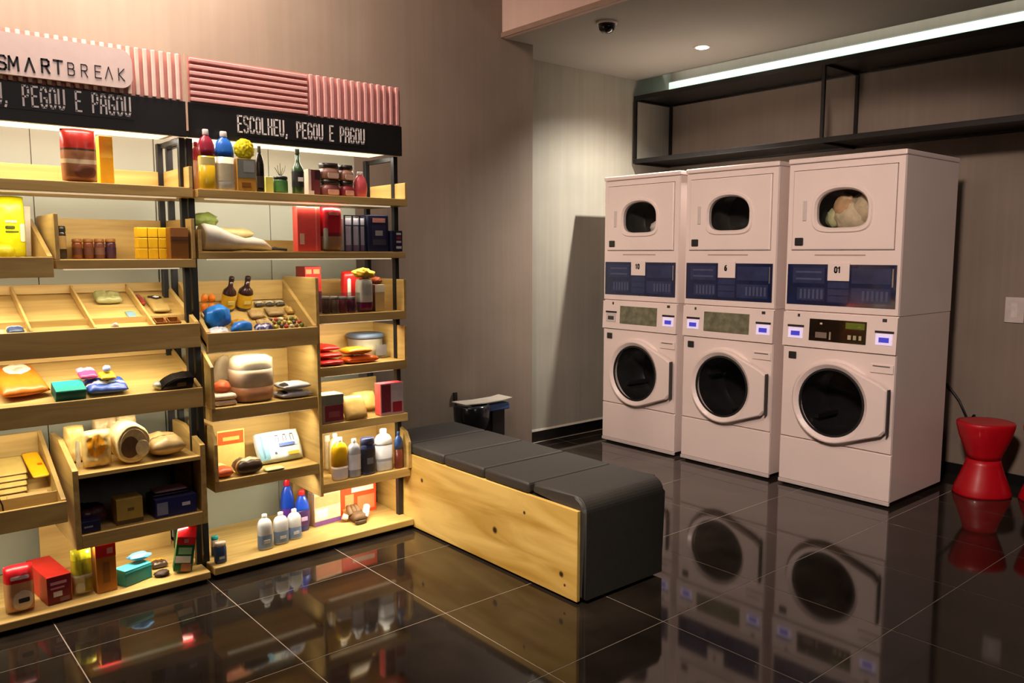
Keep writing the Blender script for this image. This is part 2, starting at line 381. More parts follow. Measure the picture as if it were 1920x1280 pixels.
# header panels: every slat a piece; lit ridges and darker grooves put into the tints
def slats_v(root, x0, x1, n, z0=2.013, z1=2.196, base=(204, 138, 132), slat=(236, 174, 166)):
    PINKP = mat(slat, .55, var=.04); p = bx('header_panel', (x0, x1, 3.440, 3.453, z0, z1), mat(base, .6, var=.04), root)
    st = (x1 - x0) / n
    for i in range(n):
        bx('slat', (x0 + i * st + st * .12, x0 + (i + .60) * st, 3.426, 3.4395, z0 + .001, z1 - .001), PINKP, p, .003)
def slats_h(root, x0, x1, n, z0=2.013, z1=2.196):
    PINKP = mat((236, 174, 166), .55, var=.04); p = bx('header_panel', (x0, x1, 3.440, 3.453, z0, z1), mat((204, 138, 132), .6, var=.04), root)
    st = (z1 - z0) / n
    for i in range(n):
        bx('slat', (x0 + .002, x1 - .002, 3.426, 3.4395, z0 + i * st + st * .12, z0 + (i + .72) * st), PINKP, p, .003)
slats_v(GL1, .135, 1.150, 33, base=(214, 148, 138), slat=(252, 226, 210)); slats_h(GR1, 1.176, 1.697, 7); slats_v(GR1, 1.701, 2.186, 14)
bx('edge_trim', (1.156, 1.1625, 3.422, 3.4285, 1.895, 2.20), mat((222, 186, 160), .5), GL1)
# sign plate
sg = thing('name_sign', 'white rounded name plate with black lettering on the ridged pink header', 'sign', (.55, 3.385, 2.0))
def rrect(x0, x1, z0, z1, r, n=6):
    P = []
    for cx, cz, a0 in ((x1 - r, z0 + r, -90), (x1 - r, z1 - r, 0), (x0 + r, z1 - r, 90), (x0 + r, z0 + r, 180)):
        for k in range(n + 1):
            a = math.radians(a0 + 90 * k / n); P.append((cx + r * math.cos(a), cz + r * math.sin(a)))
    return P
bm = new(); prism(bm, rrect(.16, .953, 2.030, 2.176, .045), 3.408, 3.4245, 'y'); plate = obj('plate', bm, mat((236, 214, 206), .45, var=.02), sg, True)
for k, ch in enumerate('SMVRTBREVK'):
    q = at((-4, 17, 48, 78, 102, 127, 152, 178, 198, 222)[k], (133, 135, 138, 140, 142, 145, 148, 150, 152, 155)[k] - 5, y=3.4075); bold = k < 5
    bm = new(); letters(bm, ch, (q.x, 3.4078, q.z), (1, 0, 0), (0, 0, 1), .05, .046 if bold else .044, .040 if bold else .036, .0068 if bold else .0032, .0012)
    obj('letter', bm, mat((22, 18, 18) if bold else (44, 38, 38), .5), plate, True)

# left unit shelves
XL0, XL1 = .165, 1.125
SL1 = 1.665; shelf(GL1, .13, 1.162, SL1, .040, 3.74, back=.085, right=.085)
strip(GL1, .16, 1.12, 3.43, SL1 - .04, 2.4)
SL2 = 1.375; shelf(GL1, .65, 1.162, SL2, .035, 3.74, back=.165, right=.165, left=.17)
strip(GL1, .66, 1.12, 3.43, SL2 - .035, 1.8)
TL2 = tray(GL1, .13, .638, 3.385, 3.74, 1.31, 1.385, 1.535, 1.345, 1.40)
strip(GL1, .16, .62, 3.43, 1.322, 1.8)
TL3 = tray(GL1, .13, 1.1625, 3.385, 3.80, 1.012, 1.112, 1.270, 1.082, 1.232, dividers=(.34, .552, .768, .985))
bx('cross_rail', (.146, 1.146, 3.496, 3.504, 1.095, 1.142), WOODM, GL1)
strip(GL1, .16, 1.12, 3.43, 1.058, 3.2)
TL4 = tray(GL1, .13, 1.1625, 3.385, 3.75, .760, .842, .975, .835, .955, back=True)
strip(GL1, .16, 1.12, 3.43, .800, 3.2)
TL5 = tray(GL1, .13, .632, 3.375, 3.80, .380, .462, .665, .405, .55)
bx('cross_rail', (.146, .616, 3.46, 3.470, .430, .485), WOODM, GL1)
strip(GL1, .16, .60, 3.43, .385, 1.6)
# open crate with a shelf over a cubby hole
SL5, SL5B = .555, .315
cr = bx('crate_shelf', (.676, 1.136, 3.372, 3.76, SL5 - .016, SL5), WOODM, GL1, .001)
bx('crate_floor', (.676, 1.136, 3.372, 3.76, .262, SL5B), WOODM, cr, .001)
bm = new(); prism(bm, [(3.372, .262), (3.372, .572), (3.60, .655), (3.76, .655), (3.76, .262)], .655, .675); obj('side_panel', bm, WOODV, cr, True)
bm = new(); prism(bm, [(3.372, .262), (3.372, .600), (3.60, .655), (3.76, .655), (3.76, .262)], 1.1365, 1.157); obj('side_panel', bm, WOODV, cr, True)
bx('back_panel', (.676, 1.136, 3.744, 3.76, SL5B, SL5 - .017), mat((124, 122, 116), .6), cr)
SL6 = .052; b6 = bx('base_board', (.13, 1.155, 3.36, 3.89, .020, SL6), WOODM, GL1, .004)
bx('back_lip', (.60, 1.13, 3.80, 3.814, SL6, .30), WOODM, b6)
strip(GL1, .68, 1.12, 3.43, .262, 2.2)
# right unit shelves
SR1 = 1.660; shelf(GR1, 1.172, 2.180, SR1, .034, 3.72, yf=3.374, right=.078)
strip(GR1, 1.2, 2.13, 3.43, SR1 - .034, 1.9)
SR2 = 1.405; shelf(GR1, 1.175, 2.182, SR2, .030, 3.72, back=.055, left=.09)
strip(GR1, 1.2, 2.13, 3.43, SR2 - .03, 2.2)
bx('divider_panel', (1.690, 1.706, 3.392, 3.74, .262, 1.288), WOODV, GR1, .002)
SR3 = 1.115; shelf(GR1, 1.707, 2.182, SR3, .040, 3.72, back=.155, right=.155)
strip(GR1, 1.72, 2.13, 3.43, SR3 - .04, 1.7)
SR4 = .870; shelf(GR1, 1.707, 2.182, SR4, .043, 3.72, back=.180, right=.170)
strip(GR1, 1.72, 2.13, 3.43, SR4 - .043, 1.7)
SR5 = .600; shelf(GR1, 1.707, 2.182, SR5, .040, 3.72, back=.150)
strip(GR1, 1.72, 2.13, 3.43, SR5 - .04, 1.7)
SR6 = .316; b = shelf(GR1, 1.707, 2.192, SR6, .043, 3.72, back=.19)
bm = new(); prism(bm, [(3.392, SR6), (3.392, .45), (3.42, .50), (3.50, .525), (3.704, .535), (3.704, SR6)], 2.176, 2.192); obj('side_panel', bm, WOODV, b, True)
strip(GR1, 1.72, 2.13, 3.43, SR6 - .043, 1.9)
TR3 = tray(GR1, 1.188, 1.689, 3.375, 3.72, .985, 1.066, 1.272, 1.02, 1.18)
strip(GR1, 1.2, 1.68, 3.43, 1.000, 2.0)
SR4L = .740; b = shelf(GR1, 1.20, 1.689, SR4L, .055, 3.72, back=.20)
bm = new(); prism(bm, [(3.392, SR4L + .001), (3.392, .92), (3.50, .985), (3.704, .985), (3.704, SR4L + .001)], 1.20, 1.214); obj('side_panel', bm, WOODV, b, True)
strip(GR1, 1.22, 1.68, 3.43, SR4L - .055, 1.8)
SR5L = .423; b = shelf(GR1, 1.203, 1.689, SR5L, .048, 3.72, back=.22)
bm = new(); prism(bm, [(3.392, SR5L + .001), (3.392, .585), (3.44, .66), (3.704, .66), (3.704, SR5L + .001)], 1.203, 1.217); obj('side_panel', bm, WOODV, b, True)
strip(GR1, 1.22, 1.68, 3.43, SR5L - .048, 1.9)
SR7 = .056; b7 = bx('base_board', (1.175, 2.19, 3.372, 3.89, .022, SR7), WOODM, GR1, .004)
bx('back_lip', (1.74, 2.15, 3.80, 3.814, SR7, .30), WOODM, b7)

# ------------------------------------------------------------------ bench
KN = [(2.195, 2.29, .10, .016), (2.195, 2.72, .17, .02), (2.195, 3.30, .27, .014), (2.195, 2.27, .06, .008), (2.195, 2.52, .30, .010)]
BEN = thing('bench', 'long low bench with pale wooden front and dark grey padded cushions', 'bench', (2.45, 3.0, 0))
BW = wood((186, 146, 62), (232, 198, 116), (30, 1.6, 11), .45, knots=[(k[0] - 2.45, k[1] - 3.0, k[2], k[3]) for k in KN])
bx('front_panel', (2.194, 2.212, 2.200, 3.74, .010, .384), BW, BEN, .002)
VIN = mat((52, 50, 48), .58, var=.08, scale=60, bump=.03); VIND = mat((30, 30, 33), .5, var=.1)
bx('base_box', (2.213, 2.69, 2.262, 3.74, .02, .384), VIND, BEN)
def pad(y0, y1, wrap=False):
    bm = new()
    if not wrap:
        box(bm, 2.197, 2.706, y0 + .0045, y1 - .0045, .3865, .434, bev=.011)
    else:                                        # first cushion folds over the end and reaches the floor
        prof = [(y1 - .003, .3865), (y1 - .003, .426), (y1 - .010, .434)]
        for k in range(9):
            a = math.radians(90 + 90 * k / 8); prof.append((y0 + .06 + .06 * math.cos(a), .374 + .06 * math.sin(a)))
        prof += [(y0, .016), (y0 + .066, .016), (y0 + .066, .3865)]
        prism(bm, prof, 2.2125, 2.706)
        bmesh.ops.bevel(bm, geom=[e for e in bm.edges if abs(e.verts[0].co.x - e.verts[1].co.x) < 1e-6], offset=.012, segments=3, affect='EDGES')
    for f in bm.faces: f.smooth = f.calc_area() < .004
    return obj('cushion', bm, VIN, BEN, True)
pad(2.178, 2.495, True); pad(2.495, 2.805); pad(2.805, 3.115); pad(3.115, 3.425); pad(3.425, 3.735)

# ------------------------------------------------------------------ stacked washer dryers
def ang(n): return [2 * pi * (i + .5) / n for i in range(n)]
def r_rect(hw, hh, n, r=0.):
    P = []
    for t in ang(n):
        c, s = math.cos(t), math.sin(t); k = min(hw / max(1e-9, abs(c)), hh / max(1e-9, abs(s))); P.append((k * c, k * s))
    return P
def r_rect_at(y0, y1, z0, z1, cy, cz, n):
    P = []
    for t in ang(n):
        c, s = math.cos(t), math.sin(t)
        ky = ((y1 - cy) if c > 0 else (cy - y0)) / max(1e-9, abs(c)); kz = ((z1 - cz) if s > 0 else (cz - z0)) / max(1e-9, abs(s))
        k = min(ky, kz); P.append((cy + k * c, cz + k * s))
    # pull the nearest sample onto each true corner
    for q in ((y0, z0), (y0, z1), (y1, z0), (y1, z1)):
        i = min(range(n), key=lambda i: (P[i][0] - q[0]) ** 2 + (P[i][1] - q[1]) ** 2); P[i] = q
    return P
def r_sup(cy, cz, a, b, e, n):
    E = (lambda t: e) if not isinstance(e, tuple) else (lambda t: e[0] if math.sin(t) > 0 else e[1])
    return [(cy + a * math.copysign(abs(math.cos(t)) ** (2 / E(t)), math.cos(t)), cz + b * math.copysign(abs(math.sin(t)) ** (2 / E(t)), math.sin(t))) for t in ang(n)]
def skin(bm, rings, mi=0, smooth=False):
    """rings: lists of (x, [(y,z)...])"""
    V = [[bm.verts.new((x, p[0], p[1])) for p in P] for x, P in rings]
    n = len(V[0])
    for A, B in zip(V, V[1:]):
        for i in range(n):
            f = bm.faces.new((A[i], A[(i + 1) % n], B[(i + 1) % n], B[i])); f.material_index = mi; f.smooth = smooth
    return V
BLUEG = mat((28, 34, 66), .06, var=.15, scale=9, spec=.8); BLUEL = mat((48, 54, 86), .12, var=.15, scale=14)
BLUEL2 = mat((74, 78, 106), .3, var=.1)
DARKW = mat((46, 45, 45), .25, .4, var=.2, scale=8); LCDF = mat((226, 216, 240), .4, emit=.32, ecol=(226, 208, 255)); LCDB = mat((60, 60, 170), .3, emit=.5, ecol=(66, 66, 205))
GLASS = clear((12, 12, 13), .22, .03)
def machine(y0, label, num, disp, cloth=None, seed=0):
    W, D, X0 = .684, .668, 4.37
    t = thing('stacked_washer_dryer', label, 'washer dryer', (X0 + D / 2, y0 + W / 2, 0), group='stacked washer dryers')
    n = 48; Y = lambda v: y0 + v                               # v runs from the right edge to the left
    # lower cabinet: open shell whose front carries the porthole
    cy, cz = Y(.350), .545
    bm = new()
    box(bm, X0 + .012, X0 + D, y0 + .004, y0 + W - .004, .03, 1.058)
    for f in [f for f in bm.faces if abs(f.normal.x + 1) < .01 or all(abs(v.co.x - X0 - .012) < 1e-5 for v in f.verts)]: bm.faces.remove(f)
    skin(bm, [(X0 + .012, r_rect_at(y0 + .004, y0 + W - .004, .03, 1.058, cy, cz, n)), (X0 + .012, r_sup(cy, cz, .205, .205, 2, n))])
    low = obj('washer_cabinet', bm, MACH, t, True)
    bx('foot_plinth', (X0 + .03, X0 + D - .02, y0 + .02, y0 + W - .02, 0, .0295), RUBBER, low)
    bx('kick_panel', (X0, X0 + .0118, y0 + .004, y0 + W - .004, .034, .296), MACH, low, .004)
    bx('lower_trim', (X0 - .004, X0 + .011, y0 + .002, y0 + W - .002, .012, .033), MACHG, low, .002)
    # front apron around the door, bulged arch above the porthole
    bm = new(); skin(bm, [(X0 + .0118, r_rect_at(y0 + .004, y0 + W - .004, .300, .850, cy, cz, n)), (X0, r_rect_at(y0 + .008, y0 + W - .008, .304, .846, cy, cz, n)), (X0, r_sup(cy, cz, .262, .252, 2, n)), (X0 - .010, r_sup(cy, cz, .250, .240, 2, n)), (X0 - .010, r_sup(cy, cz, .215, .212, 2, n)), (X0 + .0118, r_sup(cy, cz, .206, .206, 2, n))])
    obj('apron', bm, MACH, low, True)
    # the drum seen through the glass
    bm = new(); V = skin(bm, [(X0 + .0121, r_sup(cy, cz, .204, .204, 2, n)), (X0 + .05, r_sup(cy, cz, .195, .195, 2, n)), (X0 + .30, r_sup(cy, cz, .20, .20, 2, n))], smooth=True); bm.faces.new(V[-1])
    for k in range(3):
        a = k * 2 * pi / 3 + .5 + seed; box(bm, X0 + .06, X0 + .29, cy + .17 * math.cos(a) - .012, cy + .17 * math.cos(a) + .012, cz + .17 * math.sin(a) - .012, cz + .17 * math.sin(a) + .012)
    obj('drum', bm, DARKW, low, True)
    # door: ring running out to a handle at the right
    ri = .200
    hull = []
    for a in ang(n):
        c, s = math.cos(a), math.sin(a); R = .236
        # right is -y in v; handle corner points relative to the centre
        if c < 0:
            lo, hi = -.135, .120; yy = .328
            k = min(yy / -c, 9)
            zz = s * k
            if lo <= zz <= hi: R = max(R, k)
            else:
                for (hy, hz) in ((-yy, lo), (-yy, hi)):
                    d = math.hypot(hy, hz); th0 = math.atan2(hz, hy); al = math.acos(min(1, .236 / d)); tp = th0 + (al if hz < 0 else -al)
                    p1 = (.236 * math.cos(tp), .236 * math.sin(tp)); ex, ez = p1[0] - hy, p1[1] - hz
                    den = c * ez - s * ex
                    if abs(den) > 1e-6:
                        u = (hy * ez - hz * ex) / den; q = (hy * s - hz * c) / den
                        if u > 0 and 0 <= q <= 1: R = max(R, u)
        hull.append((cy + R * c, cz + R * s))
    def grow(P, d): return [(cy + (p[0] - cy) * d, cz + (p[1] - cz) * d) for p in P]
    bm = new(); skin(bm, [(X0 - .0105, hull), (X0 - .036, hull), (X0 - .046, grow(hull, .97)), (X0 - .046, r_sup(cy, cz, .222, .222, 2, n)), (X0 - .030, r_sup(cy, cz, ri, ri, 2, n)), (X0 - .0105, r_sup(cy, cz, ri - .003, ri - .003, 2, n))])
    dr = obj('washer_door', bm, MACH, t, True)
    bm = new(); V = skin(bm, [(X0 - .028, r_sup(cy, cz, ri - .0005, ri - .0005, 2, n)), (X0 - .034, r_sup(cy, cz, .15, .15, 2, n)), (X0 - .036, r_sup(cy, cz, .07, .07, 2, n))], smooth=True); bm.faces.new(V[-1]); obj('glass', bm, GLASS, dr, True)
    bm = new(); skin(bm, [(X0 - .0285, r_sup(cy, cz, ri, ri, 2, n)), (X0 - .034, r_sup(cy, cz, ri - .003, ri - .003, 2, n)), (X0 - .034, r_sup(cy, cz, ri - .012, ri - .012, 2, n)), (X0 - .0285, r_sup(cy, cz, ri - .014, ri - .014, 2, n))]); obj('seal', bm, RUBBER, dr, True)
    bx('handle', (X0 - .050, X0 - .020, Y(.014), Y(.0215), .414, .664), mat((70, 68, 66), .4), dr, .002)
    # soap drawer, lock, control strip
    sd = bx('soap_drawer', (X0 - .008, X0 - .0005, Y(.012), Y(.142), .745, .795), MACH, t, .003); bx('drawer_grip', (X0 - .0105, X0 - .0082, Y(.03), Y(.125), .781, .786), mat((90, 84, 80), .5), sd)
    bx('lock', (X0 - .008, X0 - .0005, Y(.590), Y(.640), .775, .817), mat((40, 38, 36), .3), t, .004)
    bm = new(); prism(bm, [(X0 - .012, .852), (X0 - .004, 1.052), (X0 + .0118, 1.052), (X0 + .0118, .852)], y0 + .003, y0 + W - .003, 'y')
    cp = obj('control_panel', bm, MACH, t, True)
    tilt = lambda z: X0 - .012 + .008 * (z - .852) / .2
    def onpanel(name, v0, v1, z0, z1, m, dep=.0035, par=None):
        bm = new(); prism(bm, [(tilt(z0) - dep, z0), (tilt(z1) - dep, z1), (tilt(z1) - .0003, z1), (tilt(z0) - .0003, z0)], Y(v0), Y(v1), 'y'); return obj(name, bm, m, par or cp, True)
    onpanel('display', .170, .510, .894, 1.020, disp)
    if disp is DSPB:
        for (v0, v1, z0, z1, c) in ((.40, .47, .912, .945, (120, 104, 90)), (.375, .385, .905, .950, (150, 134, 110)), (.43, .445, .990, 1.0, (200, 180, 160)), (.18, .29, .975, 1.010, (92, 104, 28)), (.20, .225, .985, .995, (200, 210, 90)), (.255, .275, .915, .940, (170, 156, 120)), (.225, .243, .915, .940, (160, 150, 116)), (.195, .210, .915, .940, (170, 156, 120))):
            onpanel('display_icon', v0, v1, z0, z1, mat(c, .4), .0042)
    for (v0, v1, on) in ((.018, .122, True), (.545, .650, num != '10')):
        onpanel('card_slot', v0, v1, .966, .978, mat((30, 24, 26), .5))
        f = onpanel('screen_frame', v0 + .006, v1 - .006, .900, .962, LCDF if on else MACHG)
        onpanel('screen', v0 + .024, v1 - .024, .915, .942, LCDB if on else mat((60, 56, 60), .3), .0045)
    onpanel('printed_mark', .06, .085, 1.026, 1.044, mat((50, 44, 42), .6), .0008); onpanel('printed_mark', .575, .590, 1.026, 1.044, mat((50, 44, 42), .6), .0008)
    # upper cabinet
    bm = new(); box(bm, X0 + .012, X0 + D, y0 + .002, y0 + W - .002, 1.060, 1.915)
    dcy, dcz = Y(.345), 1.648
    for f in [f for f in bm.faces if all(abs(v.co.x - X0 - .012) < 1e-5 for v in f.verts)]: bm.faces.remove(f)
    dy0, dy1, dz0, dz1 = Y(.044), Y(.646), 1.418, 1.872
    skin(bm, [(X0 + .012, r_rect_at(y0 + .002, y0 + W - .002, 1.060, 1.915, dcy, dcz, n)), (X0, r_rect_at(y0 + .006, y0 + W - .006, 1.064, 1.911, dcy, dcz, n)), (X0, r_rect_at(dy0 - .004, dy1 + .004, dz0 - .004, dz1 + .004, dcy, dcz, n)), (X0 + .02, r_rect_at(dy0 - .004, dy1 + .004, dz0 - .004, dz1 + .004, dcy, dcz, n))])
    up = obj('dryer_cabinet', bm, MACH, t, True)
    bx('top_panel', (X0 - .006, X0 + D + .004, y0 - .002, y0 + W + .002, 1.916, 1.945), MACH, up, .006)
    bx('vent_slot', (X0 - .001, X0 + .001, Y(.20), Y(.50), 1.384, 1.391), mat((170, 140, 126), .6), up)
    a, bq, e = .150, .106, (2.3, 4.2)
    bm = new(); skin(bm, [(X0 + .02, r_rect_at(dy0, dy1, dz0, dz1, dcy, dcz, n)), (X0 - .006, r_rect_at(dy0, dy1, dz0, dz1, dcy, dcz, n)), (X0 - .010, r_rect_at(dy0 + .006, dy1 - .006, dz0 + .006, dz1 - .006, dcy, dcz, n)), (X0 - .010, r_sup(dcy, dcz, a + .03, bq + .03, e, n)), (X0 - .019, r_sup(dcy, dcz, a + .024, bq + .024, e, n)), (X0 - .019, r_sup(dcy, dcz, a + .010, bq + .010, e, n)), (X0 - .004, r_sup(dcy, dcz, a, bq, e, n)), (X0 + .02, r_sup(dcy, dcz, a, bq, e, n))])
    dd = obj('dryer_door', bm, MACH, t, True)
    bm = new(); V = skin(bm, [(X0 - .004, r_sup(dcy, dcz, a - .0005, bq - .0005, e, n)), (X0 - .007, r_sup(dcy, dcz, a * .6, bq * .6, e, n))], smooth=True); bm.faces.new(V[-1]); obj('window', bm, GLASS, dd, True)
    bm = new(); V = skin(bm, [(X0 + .0205, r_sup(dcy, dcz, a + .01, bq + .01, e, n)), (X0 + .05, r_sup(dcy, dcz, a + .06, bq + .05, 2.6, n)), (X0 + .30, r_sup(dcy, dcz, a + .06, bq + .05, 2.4, n))], smooth=True); bm.faces.new(V[-1]); obj('drum', bm, mat((74, 72, 66), .3, .3, var=.2, scale=9), up, True)
    bx('handle', (X0 - .016, X0 - .0102, Y(.555), Y(.578), 1.585, 1.700), MACHG, dd, .003)
    bx('lock', (X0 - .016, X0 - .0102, Y(.570), Y(.622), 1.443, 1.488), mat((36, 34, 32), .3), dd, .005)
    # blue glass payment panel
    bp = bx('glass_panel', (X0 - .004, X0 - .0005, Y(.022), Y(.666), 1.100, 1.335), BLUEG, t)
    for (v0, v1, z0, z1, m) in ((.05, .27, 1.23, 1.315, BLUEL), (.05, .27, 1.12, 1.205, BLUEL), (.285, .41, 1.118, 1.155, BLUEL), (.285, .41, 1.160, 1.195, BLUEL), (.285, .41, 1.200, 1.236, BLUEL), (.43, .63, 1.225, 1.315, BLUEL), (.43, .60, 1.125, 1.200, BLUEL)):
        bx('blue_pane', (X0 - .0055, X0 - .0042, Y(v0), Y(v1), z0, z1), m, bp)
    for v0 in (.062, .438):
        for k in range(6): bx('vent_bar', (X0 - .0066, X0 - .0056, Y(v0 + .026 * k), Y(v0 + .026 * k + .014), 1.135, 1.190), BLUEL2, bp)
    for z0 in (1.245, 1.285): bx('vent_bar', (X0 - .0066, X0 - .0056, Y(.45), Y(.61), z0, z0 + .010), BLUEL2, bp)
    bx('chrome_strip', (X0 - .007, X0 - .0042, Y(.036), Y(.044), 1.215, 1.315), mat((190, 186, 180), .2, .8), bp)
    nb = bx('number_plate', (X0 - .010, X0 - .0042, Y(.283), Y(.412), 1.242, 1.345), MACH, bp, .002)
    bm = new(); letters(bm, num, (X0 - .0101, Y(.350 + .010 * len(num)), 1.290), (0, -1, 0), (0, 0, 1), .0205, .030, .022, .0085, .0008); obj('digits', bm, mat((36, 30, 30), .5), nb, True)
    if cloth:
        lt = thing('laundry', 'cream and tan laundry bundled behind the window of the nearest dryer' if len(cloth) > 1 else 'pale cloth corner seen through the window of the farthest dryer', 'laundry', (X0 + .1, Y(.345), 1.548))
        for k, (v, z, w_, h_, c) in enumerate(cloth):
            bm = new(); blob(bm, .09, w_, h_, .28, seed + k * 3.1, 3, 2.4)
            bmesh.ops.translate(bm, vec=(X0 + .095 + .014 * (k % 3), Y(v), z), verts=bm.verts); obj('cloth', bm, mat(c, .85, var=.15, scale=18), lt, True)
    return t
DSP = mat((112, 110, 88), .18, var=.25, scale=22); DSPB = mat((26, 18, 14), .1, var=.4, scale=18)
machine(3.446, 'farthest white stacked washer dryer, next to the grey alcove wall', '10', DSP, [(.255, 1.535, .13, .09, (226, 218, 206))], 1.)
machine(2.710, 'middle white stacked washer dryer of the row of three', '6', DSP, None, 2.)
machine(1.963, 'nearest white stacked washer dryer with cream laundry behind its upper window', '01', DSPB,
        [(.33, 1.530, .20, .15, (226, 208, 172)), (.385, 1.585, .13, .15, (206, 166, 120)), (.455, 1.545, .09, .12, (190, 190, 140)), (.255, 1.565, .14, .17, (222, 202, 164)), (.22, 1.56, .07, .10, (130, 126, 110)), (.30, 1.64, .12, .09, (170, 160, 126))], 3.)

# ------------------------------------------------------------------ wall rack over the machines
RK = thing('wall_rack', 'long black metal wall rack above the stacked machines', 'rack', (5.17, 2.6, 2.1))
RX0, RX1, RY1, RY0 = 4.93, 5.385, 4.36, .35
for z, nm in ((2.598, 'top_shelf'), (2.112, 'bottom_shelf')):
    bx(nm, (RX0 + .022, RX1 - .002, RY0, RY1, z + .003, z + .016), BLACKM, RK)
    for xx in (RX0, RX1 - .022): bx('rail', (xx, xx + .022, RY0, RY1, z - .010, z + .024), BLACKM, RK, .002)
for yy in (RY1 - .022, 2.76, 1.16):
    for xx in (RX0 + .001, RX1 - .021):
        bx('post', (xx, xx + .02, yy, yy + .021, 2.137, 2.587), BLACKM, RK)
    bx('cross_bar', (RX0 + .022, RX1 - .022, yy, yy + .02, 2.583, 2.6005), BLACKM, RK)
    bx('cross_bar', (RX0 + .022, RX1 - .022, yy, yy + .02, 2.097, 2.1145), BLACKM, RK)
# light trough on the wall above the rack
LT = thing('linear_light', 'long glowing linear light above the black wall rack', 'light', (5.36, 2.6, 2.7))
bx('housing', (5.375, 5.398, -.2, 4.374, 2.785, 2.792), mat((150, 148, 140), .5), LT)
bx('diffuser', (5.372, 5.398, -.2, 4.374, 2.672, 2.7845), mat((230, 244, 230), .4, emit=1.0, ecol=(222, 246, 226)), LT)
lamp('linear_light_lamp', 'AREA', (5.28, 2.12, 2.84), (5.40, 2.12, 2.90), 5, (.90, 1.0, .90), 4.44, .06)

# ------------------------------------------------------------------ ceiling fittings
DL = thing('downlight', 'small glowing recessed downlight in the lowered ceiling', 'light', (DOWN[0], DOWN[1], ZC))
bm = new(); loft(bm, [(-.004, .055, .055), (-.0005, .058, .058)], 28, caps=(True, False)); obj('trim_ring', bm, mat((200, 196, 186), .5), DL)
bm = new(); loft(bm, [(-.0075, .038, .038), (-.0045, .042, .042)], 24); obj('lens', bm, mat((255, 246, 226), .3, emit=14, ecol=(255, 240, 214)), DL)
p = at(1138, 42, z=ZC)
CM = thing('dome_camera', 'black round camera in a white ring on the lowered ceiling', 'camera', (p.x, p.y, ZC))
bm = new(); loft(bm, [(-.012, .058, .058), (-.0005, .066, .066)], 28); obj('mount_ring', bm, WHITE, CM)
bm = new(); loft(bm, [(-.062, .012, .012), (-.056, .03, .03), (-.042, .045, .045), (-.0125, .052, .052)], 28); obj('dome', bm, mat((10, 10, 11), .08), CM)
p = at(1903, 581, x=XR)
SW = thing('wall_plate', 'pale blank switch plate on the right wall above the red stools', 'switch', (XR, p.y, p.z))
bm = new(); box(bm, -.010, -.0005, -.052, .052, -.076, .076, bev=.003); obj('plate', bm, mat((196, 184, 176), .45), SW)
bm = new(); box(bm, -.012, -.0102, -.018, .018, -.045, .045, bev=.001); obj('rocker', bm, mat((206, 196, 188), .4), SW)
hp = [at(a, b, x=5.388) for a, b in ((1760, 706), (1779, 724), (1798, 750), (1816, 790))]
bm = new(); tube(bm, [tuple(q) for q in hp] + [(5.388, hp[3].y - .03, .40), (5.388, hp[3].y - .03, .09)], .008)
tag(obj('drain_hose', bm, mat((30, 28, 28), .5)), 'dark bent hose on the wall behind the nearest machine', 'hose')

# ------------------------------------------------------------------ red stools
RED = mat((180, 8, 24), .38, var=.04, coat=.15)
def stool(cx, cy, label, rz):
    t = thing('stool', label, 'stool', (cx, cy, 0), (0, 0, rz), 'red hourglass stools')
    K = .88; bm = new(); loft(bm, [(a * .96, b * K, c * K, e) for a, b, c, e in [(0, .172, .150, 2.4), (.012, .172, .150, 2.4), (.05, .160, .140, 2.4), (.12, .132, .118, 2.3), (.19, .105, .098, 2.3), (.2195, .098, .092, 2.3)]], 40, caps=(True, True)); obj('base', bm, RED, t)
    bm = new(); loft(bm, [(a * .96, b * K, c * K, e) for a, b, c, e in [(.220, .096, .090, 2.3), (.25, .106, .098, 2.3), (.30, .128, .115, 2.3), (.36, .152, .135, 2.4), (.42, .168, .148, 2.4), (.440, .170, .150, 2.4), (.448, .164, .145, 2.4), (.446, .140, .122, 2.4), (.440, .06, .05, 2.2)]], 40); obj('seat', bm, RED, t)
p = at(1840, 925, z=0); stool(p.x, p.y, 'red hourglass plastic stool beside the nearest washing machine', math.radians(-40))
p = at(1968, 940, z=0); stool(p.x, p.y, 'second red stool, cut off by the picture edge', math.radians(-40))


# ------------------------------------------------------------------ odd stand behind the bench, by the wall
BG = thing('side_stand', 'small dark glossy bowl with blue band behind the far bench end', 'stand', (2.98, 3.92, 0))
bm = new(); loft(bm, [(0, .07, .07), (.02, .075, .075), (.12, .035, .035), (.22, .035, .035), (.28, .07, .07), (.33, .098, .098), (.38, .112, .112), (.46, .115, .115), (.475, .105, .105), (.46, .08, .08), (.45, .02, .02)], 32)
obj('bowl', bm, mat((62, 64, 68), .15, .7), BG)
bm = new(); box(bm, .03, .26, -.06, .06, .420, .462, bev=.008); obj('blue_band', bm, mat((70, 100, 150), .5), BG)
bm = new(); prism(bm, [(-.10, .485), (.06, .478), (.18, .480), (.27, .49), (.27, .494), (.20, .486), (.06, .484), (-.10, .49)], -.07, .07, 'y'); obj('lid', bm, mat((190, 182, 170), .4), BG)
bm = new(); box(bm, .13, .235, -.04, .04, 0, .4195, bev=.006); obj('leg', bm, BLACK, BG)
bx('wall_socket', (2.955, 2.98, YW - .012, YW - .0005, .475, .525), BLACK)
tag(bpy.data.objects['wall_socket'], 'small black socket on the wall above the bench', 'socket')

